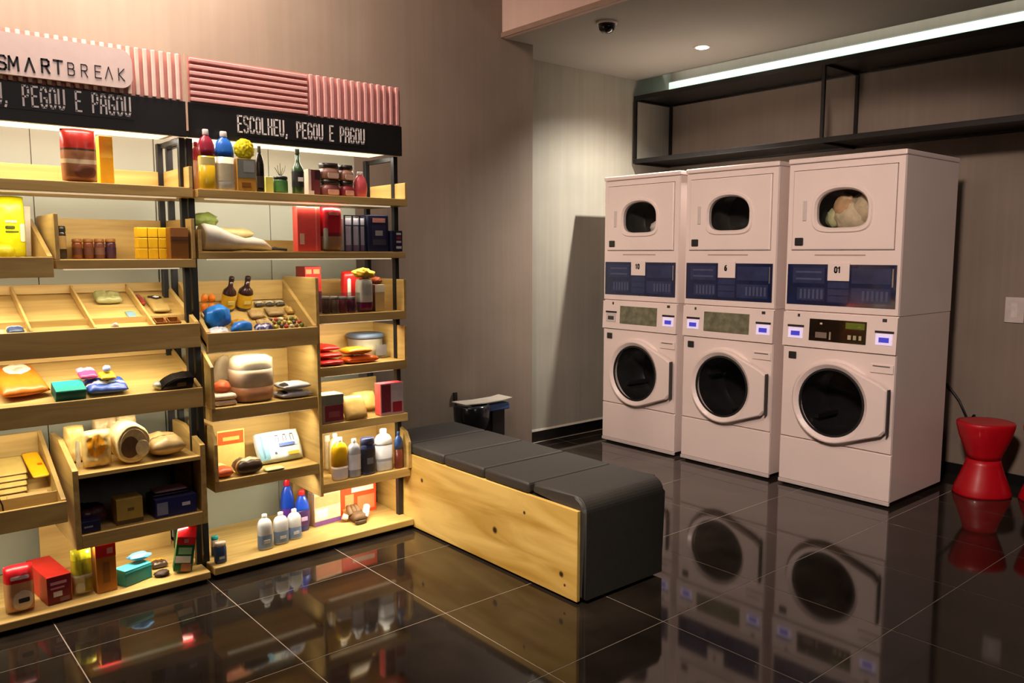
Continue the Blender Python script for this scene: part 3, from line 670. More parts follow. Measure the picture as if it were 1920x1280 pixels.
# ------------------------------------------------------------------ goods on the shelves
def spot_on(px0, px1, pyb, pyt, surf, ylim=(3.405, 3.70), y=None):
    """stand something on a shelf or tray: base middle, depth into the shelf, width and height in metres"""
    c = (px0 + px1) / 2
    if y is None:
        p = at(c, pyb, s=surf) if isinstance(surf, tuple) else at(c, pyb, z=surf)
        y = min(max(p.y, ylim[0]), ylim[1])
    z = (surf[0] + surf[2] * (y - surf[1])) if isinstance(surf, tuple) else surf
    a, b = at(px0, pyb, y=y), at(px1, pyb, y=y)
    h = max(.008, at(c, pyt, y=y).z - z)
    if 1.6 < z and y > 3.38: h = min(h, 1.864 - z)          # stays under the header board
    return (a.x + b.x) / 2, y, z + .0014, b.x - a.x, h
def tilt_of(surf): return math.atan(surf[2]) if isinstance(surf, tuple) else 0.
def base_at(x, y, z, d, surf):
    a = tilt_of(surf); return (x, y + d / 2 * math.cos(a), z + d / 2 * math.sin(a))
def bars(bm, rows, yf, mi0=1):
    """flat print: rows of (x0,x1,z0,z1,slot) just proud of the front"""
    for (a, b, c, d, m) in rows:
        box(bm, a, b, yf - .0009, yf - .0001, c, d, mi=m)
def carton(name, label, cat, px, surf, d, front, top=None, side=None, group=None, rz=0., prints=(), y=None, rough=.45, bev=.002, alpha=None, lid=None, h=None):
    x, y, z, w_, h0 = spot_on(*px, surf, y=y); h = h or h0
    t = thing(name, label, cat, base_at(x, y, z, d, surf), (tilt_of(surf), 0, rz), group)
    bm = new(); box(bm, -w_ / 2, w_ / 2, -d / 2, d / 2, 0, h, bev=bev)
    bm.normal_update()
    for f in bm.faces:
        n = f.normal
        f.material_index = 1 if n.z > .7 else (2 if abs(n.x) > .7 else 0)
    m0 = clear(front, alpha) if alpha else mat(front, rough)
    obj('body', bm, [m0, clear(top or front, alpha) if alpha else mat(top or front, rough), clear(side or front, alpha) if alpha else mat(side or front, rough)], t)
    for k, (nm, u0, u1, v0, v1, c) in enumerate(prints):
        bm = new(); box(bm, -w_ / 2 + u0 * w_, -w_ / 2 + u1 * w_, -d / 2 - .0009 - .0004 * k, -d / 2 - .0001, v0 * h, v1 * h)
        obj(nm, bm, mat(c, .45), t)
    if lid:
        bm = new(); box(bm, -w_ / 2 - .002, w_ / 2 + .002, -d / 2 - .002, d / 2 + .002, h + .0003, h + lid[0], bev=.002); obj('lid', bm, mat(lid[1], .4), t)
    return t
def bottle(name, label, cat, px, surf, body, cap, shape='bottle', fill=None, lab=None, group=None, y=None, deep=.7, alpha=None, fl=0.):
    x, y, z, w_, h = spot_on(*px, surf, y=y); r = w_ / 2; e = 2. if deep > .95 else 2.8; q = r * deep
    t = thing(name, label, cat, base_at(x, y, z, 2.1 * q, surf), (tilt_of(surf), 0, 0), group)
    P = {'bottle': [(0, .92), (.02, 1), (.60, 1), (.68, .93), (.76, .70), (.83, .42), (.86, .38)],
         'wine': [(0, .92), (.02, 1), (.50, 1), (.58, .9), (.66, .55), (.72, .36), (.88, .33)],
         'jug': [(0, .94), (.02, 1), (.66, 1), (.76, .92), (.84, .70), (.88, .40), (.90, .34)],
         'jar': [(0, .94), (.03, 1), (.74, 1), (.80, .9), (.82, .84)],
         'tube': [(0, .80), (.02, .86), (.30, 1), (.55, .98), (.72, .8), (.84, .5), (.87, .4)]}[shape]
    zt, rt = P[-1]
    n = 26
    def secs(a, b):
        out = []
        def rad(v):
            for (z0, r0), (z1, r1) in zip(P, P[1:]):
                if z0 <= v <= z1: return r0 + (r1 - r0) * (v - z0) / (z1 - z0)
            return P[-1][1]
        zs = sorted({a, b} | {v for v, _ in P if a < v < b})
        return [(v * h, rad(v) * r, rad(v) * q, e) for v in zs]
    m = clear(body, alpha, .08) if alpha else mat(body, .25, coat=.2)
    if fill:                                           # two tones: upper part in the colour given by fill
        bm = new(); loft(bm, secs(0, fill[0]), n); obj('body', bm, m, t)
        bm = new(); loft(bm, secs(fill[0] + .002, zt), n); obj('shoulder', bm, mat(fill[1], .3, coat=.2), t)
    else:
        bm = new(); loft(bm, secs(0, zt), n); obj('body', bm, m, t)
    bm = new(); k = max(rt * 1.12, .32); loft(bm, [((zt + .002) * h, k * r, k * q, 2), ((zt + .01) * h, k * r * 1.06, k * q * 1.06, 2), (h * .985, k * r, k * q, 2), (h, k * r * .85, k * q * .85, 2)], 20); obj('cap', bm, mat(cap, .35), t)
    if lab:
        c, v0, v1 = lab[:3]
        bm = new(); S = [(a, b * 1.012, cc * 1.03, ee) for a, b, cc, ee in secs(v0, v1)]; loft(bm, S, n, caps=(False, False)); obj('label_band', bm, mat(c, .5), t)
        if len(lab) > 3:
            bm = new(); box(bm, -r * .45, r * .45, -q * 1.05 - .0008, -q * 1.02, (v0 + (v1 - v0) * .35) * h, (v0 + (v1 - v0) * .62) * h); obj('label_print', bm, mat(lab[3], .5), t)
    return t
def soft(t, bm, S, mats, extra, steps):
    """finish a bag: same moves for the body and for the prints that lie on it"""
    parts = [('body', bm, mats)] + [(nm, print_on(S, a, b, c, d, .0012 + .0007 * k, (.55 if 'label' in nm else .15)), mat(col, .45)) for k, (nm, a, b, c, d, col) in enumerate(extra)]
    for f in steps:
        for _, b_, _m in parts: f(b_)
    mz = min(v.co.z for v in bm.verts)
    for nm, b_, m in parts:
        bmesh.ops.translate(b_, vec=(0, 0, -mz), verts=b_.verts); obj(nm, b_, m, t)
def pouch(name, label, cat, px, surf, d, zones, crumple=.12, lean=0., rz=0., y=None, group=None, e=5., extra=()):
    """bag standing upright: zones = [(top fraction, colour)...] from the bottom up"""
    x, y, z, w_, h = spot_on(*px, surf, y=y)
    t = thing(name, label, cat, (x, y + d / 2, z + math.tan(tilt_of(surf)) * d * 1.1), (0, 0, rz), group)
    bm = new()
    def zone(u, v):
        f = (v + 1) / 2
        for k, (lim, c) in enumerate(zones):
            if f <= lim + 1e-6: return k
        return len(zones) - 1
    if lean: h = h / math.cos(lean)
    S = cushion(bm, w_, h, d, e, crumple, 16, 24, random.random() * 9, zone)
    up = lambda b: bmesh.ops.rotate(b, cent=(0, 0, 0), matrix=Matrix.Rotation(pi / 2, 3, 'X'), verts=b.verts)
    mid = lambda b: bmesh.ops.translate(b, vec=(0, d / 2, 0), verts=b.verts)
    ln = lambda b: bmesh.ops.rotate(b, cent=(0, 0, 0), matrix=Matrix.Rotation(-lean, 3, 'X'), verts=b.verts)
    soft(t, bm, S, [mat(c, .35, coat=.15) for _, c in zones], extra, [up, mid, ln])
    return t
def packet(name, label, cat, px, surf, t_, zones=None, col=None, l=None, crumple=.2, rz=0., y=None, group=None, extra=(), e=4.):
    """soft packet lying on a shelf or tray; l is its depth into the shelf"""
    x, y, z, w_, h = spot_on(*px, surf, y=y); l = l or .12
    s = tilt_of(surf)
    t = thing(name, label, cat, (x, y + l / 2 * math.cos(s), z + l / 2 * math.sin(s)), (Matrix.Rotation(s, 3, 'X') @ Matrix.Rotation(rz, 3, 'Z')).to_euler(), group)
    zs = zones or [(9, col)]
    def zone(u, v):
        for k, (lim, c) in enumerate(zs):
            if (v + 1) / 2 <= lim: return k
        return len(zs) - 1
    bm = new(); S = cushion(bm, w_, l, t_, e, crumple, 18, 16, random.random() * 9, zone)
    soft(t, bm, S, [mat(c, .4, coat=.15) for _, c in zs], extra, [])
    return t
def lump(name, label, cat, px, surf, d, col, crumple=.3, y=None, group=None, sub=3, freq=2., rough=.6, alpha=None, seed=None, h=None):
    x, y, z, w_, h0 = spot_on(*px, surf, y=y); h = h or h0
    t = tag(obj(name, (lambda bm: (blob(bm, w_, d, h, crumple, random.random() * 20 if seed is None else seed, sub, freq), bm)[1])(new()), clear(col, alpha, .25) if alpha else mat(col, rough, var=.12, scale=40)), label, cat, group)
    t.location = base_at(x, y, z, d, surf); t.rotation_euler = (tilt_of(surf), 0, 0)
    mz = min(v.co.z for v in t.data.vertices)
    for v in t.data.vertices: v.co.z -= mz
    return t
def dims(px, surf, y=None): return spot_on(*px, surf, y=y)

RD, DRD, YEL, KRAFT, TEAL, NAVY, CREAM = (206, 40, 36), (128, 22, 36), (240, 196, 30), (196, 150, 96), (22, 140, 134), (30, 34, 84), (232, 220, 186)
# --- left unit, top shelf
pouch('coffee_bag', 'kraft coffee bag with a red top on the left top shelf', 'bag', (120, 188, 341, 233), SL1, .07, [(.34, (170, 112, 72)), (.42, (224, 196, 150)), (.60, (176, 118, 74)), (.64, (90, 50, 34)), (2, (206, 52, 38))], .06, extra=[('label', .30, .92, .06, .30, (150, 92, 66))])
carton('yellow_carton', 'slim yellow carton beside the red-topped coffee bag', 'carton', (189, 215, 341, 256), SL1, .05, (246, 190, 30), (250, 214, 90), prints=[('label', .1, .9, .55, .9, (250, 214, 84))], y=3.50)
# --- left unit, second shelf
pouch('snack_bag', 'bright yellow glossy bag with dark print in the upper left bin', 'bag', (-8, 50, 428, 372), TL2, .06, [(2, (226, 226, 20))], .12, extra=[('print', .30, .74, .40, .43, (90, 96, 20)), ('print', .30, .62, .46, .51, (70, 76, 20)), ('white_patch', .30, .70, .56, .60, (236, 240, 190)), ('white_patch', .78, .95, .25, .55, (236, 240, 200))], y=3.56)
lump('yellow_pouch', 'plump yellow pouch lying below the yellow snack bag', 'pouch', (-14, 32, 462, 420), TL2, .08, (228, 216, 24), .12, y=3.44, rough=.4, h=.075)
packet('paper_packet', 'white and green paper packet in the upper left bin', 'packet', (34, 68, 458, 440), TL2, .02, col=(240, 244, 214), l=.06, y=3.47, extra=[('green_print', .62, .95, .2, .8, (190, 214, 110))])
carton('price_card', 'small white card standing in the upper left bin', 'card', (41, 57, 440, 387), TL2, .004, (236, 228, 214), y=3.655)
bottle('dark_jar', 'small dark jar at the left end of the second shelf', 'jar', (110, 128, 485, 424), SL2, (36, 26, 22), (30, 22, 20), 'jar', lab=((150, 120, 70), .3, .7), deep=1., y=3.60)
x, y, z, w_, h = dims((138, 221, 485, 448), SL2)
for k in range(4):
    bottle('amber_jar', 'small amber jar in the row of four on the second shelf, %s' % ['first from the left', 'second from the left', 'third from the left', 'rightmost and darkest'][k], 'jar', (138 + 21 * k, 158 + 21 * k, 485, 448), SL2, [(120, 62, 24), (110, 54, 30), (104, 56, 44), (72, 32, 52)][k], (150, 96, 50), 'jar', lab=([(84, 44, 30), (96, 54, 40), (110, 74, 60), (60, 26, 50)][k], .2, .55), group='amber jars on the second shelf', deep=1., y=3.64)
hb = dims((260, 279, 485, 465.5), SL2, 3.47)[4] - .002
for c in range(3):
    for r in range(3):
        a = 260 + 19.5 * c
        carton('yellow_box', 'small yellow box, %s of the stack on the second shelf, %s column' % (['bottom', 'middle', 'top'][r], ['left', 'middle', 'right'][c]), 'box', (a, a + 18.4, 485, 465.5), SL2 + r * (hb + .0012), .05, (240, 190, 24), (250, 208, 50), group='yellow boxes stacked on the second shelf', y=3.47, bev=.003, h=hb)
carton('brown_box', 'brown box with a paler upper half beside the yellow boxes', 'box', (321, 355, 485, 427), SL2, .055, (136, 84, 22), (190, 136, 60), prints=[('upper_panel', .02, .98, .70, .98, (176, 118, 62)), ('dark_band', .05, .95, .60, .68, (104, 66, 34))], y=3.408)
# --- left unit, compartment tray
packet('blue_packet', 'navy and white packet in the leftmost tray compartment', 'packet', (14, 48, 618, 600), TL3, .030, zones=[(.7, (58, 78, 120)), (2, (230, 226, 216))], l=.06, y=3.415, crumple=.1)
packet('cream_sachet', 'cream sachet at the very left of the compartment tray', 'packet', (-12, 11, 620, 608), TL3, .02, col=(226, 200, 150), l=.05, y=3.415)
packet('herb_bag', 'clear bag of grey green herbs at the back of the tray', 'bag', (180, 232, 568, 545), TL3, .035, col=(150, 148, 96), l=.09, crumple=.6, y=3.66)
packet('red_packet', 'dark red packet beside the herb bag in the tray', 'packet', (264, 274, 572, 550), TL3, .02, zones=[(.55, (150, 48, 40)), (2, (150, 80, 60))], l=.10, y=3.64)
packet('light_blue_card', 'light blue card below the dark red packet in the tray', 'card', (244, 262, 590, 570), TL3, .006, col=(120, 156, 170), l=.09, crumple=.05, y=3.51)
packet('pasta_bag', 'clear packet with a black oval label at the tray right end', 'packet', (288, 322, 584, 552), TL3, .025, col=(176, 146, 84), l=.16, crumple=.3, y=3.56, extra=[('oval_label', .12, .92, .62, .95, (30, 26, 26)), ('label_print', .40, .76, .72, .84, (226, 222, 214))])
for k, (a, b) in enumerate(((292, 313), (317, 339))):
    x, y, z, w_, h = dims((a, b, 607, 590), TL3, y=3.43)
    t = thing('wooden_box', 'tiny open wooden box at the front of the tray, %s' % ('left one' if k == 0 else 'right one'), 'box', base_at(x, y, z, .05, TL3), (tilt_of(TL3), 0, 0), 'tiny wooden boxes in the tray')
    bm = new(); box(bm, -w_ / 2, w_ / 2, -.025, .025, 0, .004); obj('base', bm, WOODM, t)
    for (p0, p1, q0, q1) in ((-w_ / 2, w_ / 2, -.025, -.022), (-w_ / 2, w_ / 2, .022, .025), (-w_ / 2, -w_ / 2 + .003, -.0218, .0218), (w_ / 2 - .003, w_ / 2, -.0218, .0218)):
        bm = new(); box(bm, p0, p1, q0, q1, .0042, .026); obj('wall', bm, mat((150, 96, 44), .5), t)
lump('white_pebble', 'small white soap piece in the third tray compartment', 'soap', (208, 224, 612, 606), TL3, .02, (224, 214, 200), .15, y=3.42)
# --- left unit, plain sloping tray
packet('orange_bag', 'orange snack bag with a white oval label on the sloping tray', 'bag', (-6, 91, 744, 690), TL4, .045, col=(216, 118, 30), l=.24, crumple=.25, y=3.45, rz=.12, extra=[('oval_label', .30, .86, .52, .92, (242, 232, 206)), ('label_print', .46, .70, .66, .78, (190, 196, 170))])
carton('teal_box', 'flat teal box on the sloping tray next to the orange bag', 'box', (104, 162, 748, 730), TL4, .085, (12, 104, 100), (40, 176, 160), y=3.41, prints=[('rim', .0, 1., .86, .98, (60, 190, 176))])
packet('blue_pack', 'blue and white crinkled packet beside the teal box', 'packet', (165, 243, 741, 722), TL4, .035, zones=[(.35, (70, 100, 190)), (.55, (220, 226, 240)), (2, (50, 84, 180))], l=.11, crumple=.5, y=3.42)
packet('pink_pack', 'pink packet on top of the blue crinkled packet', 'packet', (150, 186, 722, 704), (TL4[0] + .046, TL4[1], TL4[2]), .022, zones=[(.5, (214, 70, 120)), (2, (230, 150, 170))], l=.09, crumple=.4, y=3.46)
packet('yellow_pack', 'small yellow packet on the blue crinkled packet', 'packet', (190, 220, 722, 708), (TL4[0] + .046, TL4[1], TL4[2]), .02, col=(238, 190, 50), l=.06, crumple=.3, y=3.44)
lump('foil_ball', 'silver blue foil ball on top of the packets', 'ball', (194, 210, 708, 696), (TL4[0] + .070, TL4[1], TL4[2]), .03, (160, 176, 214), .12, y=3.455, rough=.25, h=.03)
x, y, z, w_, h = dims((289, 363, 727, 702), TL4, y=3.402)
t = thing('travel_iron', 'black iron-shaped gadget with a pale pointed tip on the sloping tray', 'gadget', base_at(x, y, z, .062, TL4), (tilt_of(TL4), 0, 0))
bm = new(); prism(bm, [(-w_ * .30, .001), (-w_ * .34, .010), (-w_ * .18, .036), (.02 * w_, .052), (w_ * .30, .056), (w_ * .49, .056), (w_ * .50, .03), (w_ * .48, .001)], -.03, .03, 'y'); bmesh.ops.bevel(bm, geom=list(bm.edges), offset=.004, segments=2, affect='EDGES'); obj('body', bm, mat((20, 17, 15), .3), t)
bm = new(); loft(bm, [(-w_ * .50, .004, .002, 2), (-w_ * .44, .012, .014, 2.4), (-w_ * .33, .017, .028, 2.6)], 18); bmesh.ops.rotate(bm, cent=(0, 0, 0), matrix=Matrix.Rotation(pi / 2, 3, 'Y'), verts=bm.verts); mz = min(v.co.z for v in bm.verts); bmesh.ops.translate(bm, vec=(0, 0, .0005 - mz), verts=bm.verts); obj('tip', bm, mat((206, 202, 180), .25, .3), t)
bm = new(); prism(bm, rrect(w_ * .06, w_ * .30, .018, .034, .007), -.032, -.0302, 'y'); obj('handle_opening', bm, mat((124, 92, 60), .5), t)
# --- left unit, lower left bin
for k in range(5):
    packet('paper_folder', 'beige folder in the fan stacked in the lower left bin, %s' % ['bottom one', 'second from bottom', 'middle one', 'second from top', 'top one'][k], 'folder', (-30, 52, 884 - 9 * k, 876 - 9 * k), (TL5[0] + .002 + .0096 * k, TL5[1], TL5[2]), .008, col=(206, 178, 100), l=.14, crumple=.0, y=3.53 + .024 * k, group='beige folders in the lower left bin')
packet('yellow_packet', 'flat yellow packet leaning in the lower left bin', 'packet', (58, 92, 879, 825), (TL5[0] + .052, TL5[1], TL5[2]), .012, col=(244, 184, 16), l=.20, crumple=.08, y=3.56, rz=.05, extra=[('red_print', .55, .85, .40, .48, (200, 90, 20))])
carton('beige_box', 'flat beige carton lying in front in the lower left bin', 'box', (14, 92, 922, 900), TL5, .045, (120, 80, 64), (206, 168, 110), (150, 110, 80), y=3.485, h=.03)
x, y, z, w_, h = dims((2, 12, 955, 905), TL5, y=3.43)
bm = new(); tube(bm, [(x, y, z + .004), (x - .002, y + .01, z + .05), (x - .01, y + .01, z + .075), (x - .022, y + .01, z + .07)], .003); tag(obj('wire_hook', bm, mat((60, 46, 34), .4, .6)), 'thin bent wire hook in the lower left bin', 'hook')
# --- left unit, crate shelf: towels
TOW = (214, 184, 120)
def roll(name, label, px, surf, d, col, ends, y=None):
    x, y, z, w_, h = dims(px, surf, y); r = min(w_, h) / 2 if w_ > .04 else .03
    t = thing(name, label, 'towel', (x, y + d / 2, z + h / 2))
    bm = new(); R = loft(bm, [(-d / 2, w_ / 2 * .92, h / 2 * .92), (-d / 2 + .012, w_ / 2, h / 2), (d / 2 - .012, w_ / 2, h / 2), (d / 2, w_ / 2 * .9, h / 2 * .9)], 28)
    for v in bm.verts:
        n = noise.noise(v.co * 22) * .006; v.co.x += n; v.co.y += n
    bmesh.ops.rotate(bm, cent=(0, 0, 0), matrix=Matrix.Rotation(pi / 2, 3, 'X'), verts=bm.verts)
    obj('roll', bm, mat(col, .9, var=.12, scale=60, bump=.2), t)
    for k, (f, c) in enumerate(ends):
        bm = new(); loft(bm, [(d / 2 + .0025 * (k + 1) - .002, w_ / 2 * f, h / 2 * f), (d / 2 + .0025 * (k + 1), w_ / 2 * f * .96, h / 2 * f * .96)], 24)
        bmesh.ops.rotate(bm, cent=(0, 0, 0), matrix=Matrix.Rotation(pi / 2, 3, 'X'), verts=bm.verts); bmesh.ops.translate(bm, vec=(.12 * w_ * k * (-1) ** k, 0, -.06 * h * k), verts=bm.verts)
        obj('inner_coil', bm, mat(c, .85, var=.12, scale=50), t)
    return t
pouch('standing_towel', 'tall folded tan towel at the left of the crate shelf', 'towel', (126, 164, 868, 800), SL5, .08, [(2, (206, 174, 104))], .2, y=3.56, e=8)
pouch('back_towel', 'grey beige cloth bundle behind the orange-labelled packet', 'towel', (178, 226, 832, 784), SL5, .08, [(2, (190, 164, 120))], .3, y=3.62)
pouch('pale_towel', 'pale bundle standing behind the rolled towel', 'towel', (222, 262, 832, 780), SL5, .08, [(2, (226, 204, 150))], .3, y=3.64)
pouch('labelled_packet', 'clear wrapped towel packet with an orange label on the crate', 'packet', (158, 214, 862, 808), SL5, .07, [(2, (222, 190, 120))], .3, y=3.425, extra=[('orange_label', .12, .72, .32, .88, (236, 156, 20)), ('white_edge', -.22, -.06, .02, .78, (238, 224, 186))])
roll('rolled_towel', 'cream rolled towel with its coil facing out on the crate', (220, 284, 858, 796), SL5, .16, (232, 208, 150), [(.80, (222, 196, 134)), (.55, (110, 78, 44)), (.42, (240, 222, 170))], y=3.41)
packet('folded_blanket', 'tan folded blanket with curved top at the crate right', 'blanket', (286, 352, 846, 800), SL5, .085, zones=[(.30, (190, 160, 110)), (.36, (120, 90, 56)), (2, (206, 170, 112))], l=.20, crumple=.18, y=3.41, e=3)
# --- crate cubby
packet('black_pouch', 'black pouch with red print in the dark cubby', 'pouch', (150, 206, 972, 938), SL5B, .07, zones=[(.22, (90, 40, 56)), (2, (24, 22, 28))], l=.12, crumple=.35, y=3.47)
carton('navy_box', 'small navy box at the cubby left front', 'box', (153, 190, 1001, 977), SL5B, .06, (28, 26, 66), (40, 38, 76), y=3.39, prints=[('white_print', .15, .6, .45, .6, (150, 150, 180))])
carton('tan_box', 'yellowish tan box with sloping lid in the cubby', 'box', (220, 270, 986, 934), SL5B, .08, (190, 164, 78), (206, 180, 96), y=3.41, prints=[('stamp', .42, .66, .50, .62, (120, 100, 40)), ('lower_band', 0, 1, .02, .16, (96, 76, 50))])
carton('navy_carton', 'navy carton with white script at the cubby right', 'box', (292, 370, 968, 931), SL5B, .13, (30, 34, 100), (60, 56, 96), y=3.395, prints=[('label', .04, .30, .14, .80, (140, 146, 176)), ('script', .64, .84, .44, .62, (226, 226, 236))])
x, y, z, w_, h = dims((278, 362, 930, 916), SL5B + .098, y=3.41)
for k in range(2):
    packet('booklet', ['dark booklet lying on the navy carton', 'pinkish booklet on top of the dark booklet'][k], 'booklet', (284 + 6 * k, 358 - 4 * k, 930 - 7 * k, 924 - 7 * k), SL5B + .080 + .013 * k, .012, col=[(44, 36, 60), (150, 116, 120)][k], l=.09, crumple=.08, y=3.42)
# --- base shelf, left unit
pouch('red_top_bag', 'pale tan coffee bag with shiny red top at the floor shelf left', 'bag', (14, 72, 1168, 1062), SL6, .08, [(.66, (206, 150, 104)), (2, (204, 22, 34))], .08, y=3.40, extra=[('pale_label', .22, .92, .06, .50, (226, 206, 182)), ('dark_spot', .40, .78, .24, .34, (40, 34, 34)), ('white_script', .18, .80, .74, .82, (232, 200, 196))])
x, y, z, w_, h = dims((87, 133, 1160, 1084), SL6, y=3.43)
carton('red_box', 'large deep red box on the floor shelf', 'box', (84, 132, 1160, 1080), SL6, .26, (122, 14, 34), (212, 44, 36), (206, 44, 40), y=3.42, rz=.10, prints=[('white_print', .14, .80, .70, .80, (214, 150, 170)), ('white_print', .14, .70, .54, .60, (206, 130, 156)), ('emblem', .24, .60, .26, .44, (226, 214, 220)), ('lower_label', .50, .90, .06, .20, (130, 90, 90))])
pouch('yellow_green_bag', 'yellow and green printed bag behind a wire on the floor shelf', 'bag', (140, 180, 1140, 1030), SL6, .06, [(.42, (214, 204, 150)), (.46, (238, 236, 220)), (.80, (176, 166, 40)), (2, (222, 214, 40))], .14, y=3.43, extra=[('white_label', .10, .56, .06, .30, (228, 226, 206)), ('leaf_print', .55, .98, .08, .38, (160, 140, 44))])
carton('orange_carton', 'tall wooden-coloured carton with red top on the floor shelf', 'carton', (184, 222, 1128, 1020), SL6, .08, (190, 120, 40), (206, 40, 40), (170, 104, 36), y=3.415, prints=[('red_top', 0, 1, .74, 1., (214, 34, 32)), ('white_mark', .56, .86, .80, .92, (240, 180, 170)), ('ornament', .32, .66, .20, .62, (150, 96, 34))])
carton('teal_carton', 'tilted teal box with light blue flap on the floor shelf', 'box', (226, 286, 1108, 1064), SL6, .07, (12, 110, 108), (70, 190, 196), (60, 170, 176), y=3.43, rz=.35, prints=[('stripe', .0, 1., .80, .9, (50, 170, 176))])
lump('blue_wrap', 'crumpled light blue wrap on the teal box', 'wrap', (244, 286, 1064, 1040), SL6 + .080, .06, (90, 160, 220), .35, y=3.45, rough=.3)
packet('orange_toy', 'small orange packet next to the tilted teal box', 'packet', (288, 318, 1092, 1070), SL6, .03, zones=[(.5, (70, 50, 36)), (2, (224, 140, 50))], l=.07, crumple=.5, y=3.52)
lump('dark_trinket', 'small dark brown trinket in front of the orange packet', 'trinket', (294, 322, 1100, 1072), SL6, .05, (64, 44, 34), .6, y=3.42, freq=4.)
x, y, z, w_, h = dims((326, 366, 1084, 986), SL6, y=3.405)
t = thing('juice_carton', 'leaning green carton with a red top and white label', 'carton', (x, y + .03, z + .006), (0, math.radians(9), math.radians(-14)))
bm = new(); prism(bm, [(-.028, .006), (-.028, h * .74), (0, h * .93), (0.01, h * .93), (.028, h * .74), (.028, .006)], -w_ * .42, w_ * .42); bm.normal_update()
for f in bm.faces: f.material_index = 1 if f.calc_center_median().z > h * .8 else 0
obj('body', bm, [mat((26, 92, 50), .35), mat((214, 26, 36), .35)], t)
for (nm, u0, u1, v0, v1, c) in (('red_top', -.42, .42, .58, .735, (216, 28, 38)), ('white_dot', -.10, .10, .62, .70, (240, 220, 214)), ('white_label', -.40, .30, .20, .34, (232, 228, 214)), ('brown_label', -.10, .36, .02, .18, (150, 96, 70)), ('pale_print', -.30, .30, .38, .52, (140, 190, 140))):
    bm = new(); box(bm, u0 * w_, u1 * w_, -.0292, -.0281, v0 * h, v1 * h); obj(nm, bm, mat(c, .4), t)

# --- right unit, top shelf
bottle('pink_jug', 'pinkish jug at the left end of the right top shelf', 'bottle', (363, 384, 354, 262), SR1, (206, 150, 110), (196, 60, 76), 'jug', fill=(.62, (206, 70, 84)), y=3.50)
bottle('softener_bottle', 'tall yellow bottle with dark red shoulder and white cap', 'bottle', (378, 408, 354, 242), SR1, (206, 170, 30), (236, 226, 220), 'jug', fill=(.55, (150, 40, 60)), lab=((214, 200, 120), .40, .53), y=3.378)
bottle('blue_detergent', 'clear bottle with bright blue shoulder and white cap', 'bottle', (410, 444, 355, 246), SR1, (206, 200, 176), (236, 228, 220), 'jug', fill=(.56, (44, 108, 200)), lab=((196, 186, 150), .15, .45), y=3.378)
carton('candle_box', 'tan box with grey upper label holding a yellow pompom', 'box', (446, 481, 357, 298), SR1, .05, (206, 150, 50), (120, 120, 100), y=3.378, prints=[('grey_label', .02, .98, .40, .98, (120, 122, 108)), ('pale_window', .34, .92, .58, .94, (150, 152, 144)), ('dark_print', .22, .70, .12, .26, (150, 92, 30))])
hc = dims((446, 481, 357, 298), SR1, 3.378)[4]
bm = new(); blob(bm, .084, .046, 1.868 - SR1 - hc + .01, .0, 2., 4)
for v in bm.verts:
    n = noise.noise(v.co * 150); v.co += Vector((v.co.x * 1.4, v.co.y * .6, 0)).normalized() * n * .010
mz = min(v.co.z for v in bm.verts); bmesh.ops.translate(bm, vec=(0, 0, -mz), verts=bm.verts)
q = dims((446, 481, 357, 298), SR1, 3.378)
tag(obj('pompom', bm, mat((240, 220, 16), .7, var=.2, scale=90)), 'fluffy yellow pompom on the grey-labelled box', 'pompom').location = (q[0], 3.397, SR1 + hc + .002)
bottle('black_bottle', 'slim black bottle beside the yellow pompom box', 'bottle', (483, 498, 358, 274), SR1, (26, 20, 16), (70, 70, 60), 'bottle', lab=((60, 50, 40), .1, .35), y=3.42)
carton('lime_box', 'small pale lime box on the right top shelf', 'box', (499, 513, 359, 332), SR1, .05, (226, 226, 110), (214, 214, 160), y=3.44)
bottle('green_jar', 'short wide dark green jar with pale sprigs on top', 'jar', (520, 545, 360, 330), SR1, (44, 92, 44), (30, 34, 28), 'jar', lab=((60, 116, 56), .1, .62), y=3.42, deep=1.)
x, y, z, w_, h = dims((520, 545, 360, 330), SR1, y=3.42); y += w_ / 2; z += h + .001
t = thing('dried_sprig', 'pale dried sprig standing on the green jar', 'sprig', (x, y, z + .002))
for k in range(5):
    bm = new(); a = (k - 2) * .009; tube(bm, [(a * .3, .0, .0005), (a, .004 * (k % 2), .02), (a * 1.4, .002, .034 + .01 * (k % 3))], .0014, 5); obj('stem', bm, mat((120, 116, 60), .7), t)
bottle('green_bottle', 'dark green bottle with black and white label', 'bottle', (554, 575, 362, 279), SR1, (40, 70, 38), (60, 70, 40), 'wine', lab=((24, 24, 22), .16, .5, (226, 222, 214)), y=3.41, deep=1.)
carton('maroon_box', 'maroon and cream box standing next to the green bottle', 'box', (579, 601, 362, 318), SR1, .07, (110, 50, 56), (200, 186, 170), (206, 190, 176), y=3.45, prints=[('cream_edge', 0, .22, 0, 1, (216, 196, 186)), ('dark_patch', .55, 1, .62, .95, (50, 28, 30)), ('white_corner', .0, .45, .02, .18, (232, 224, 216))])
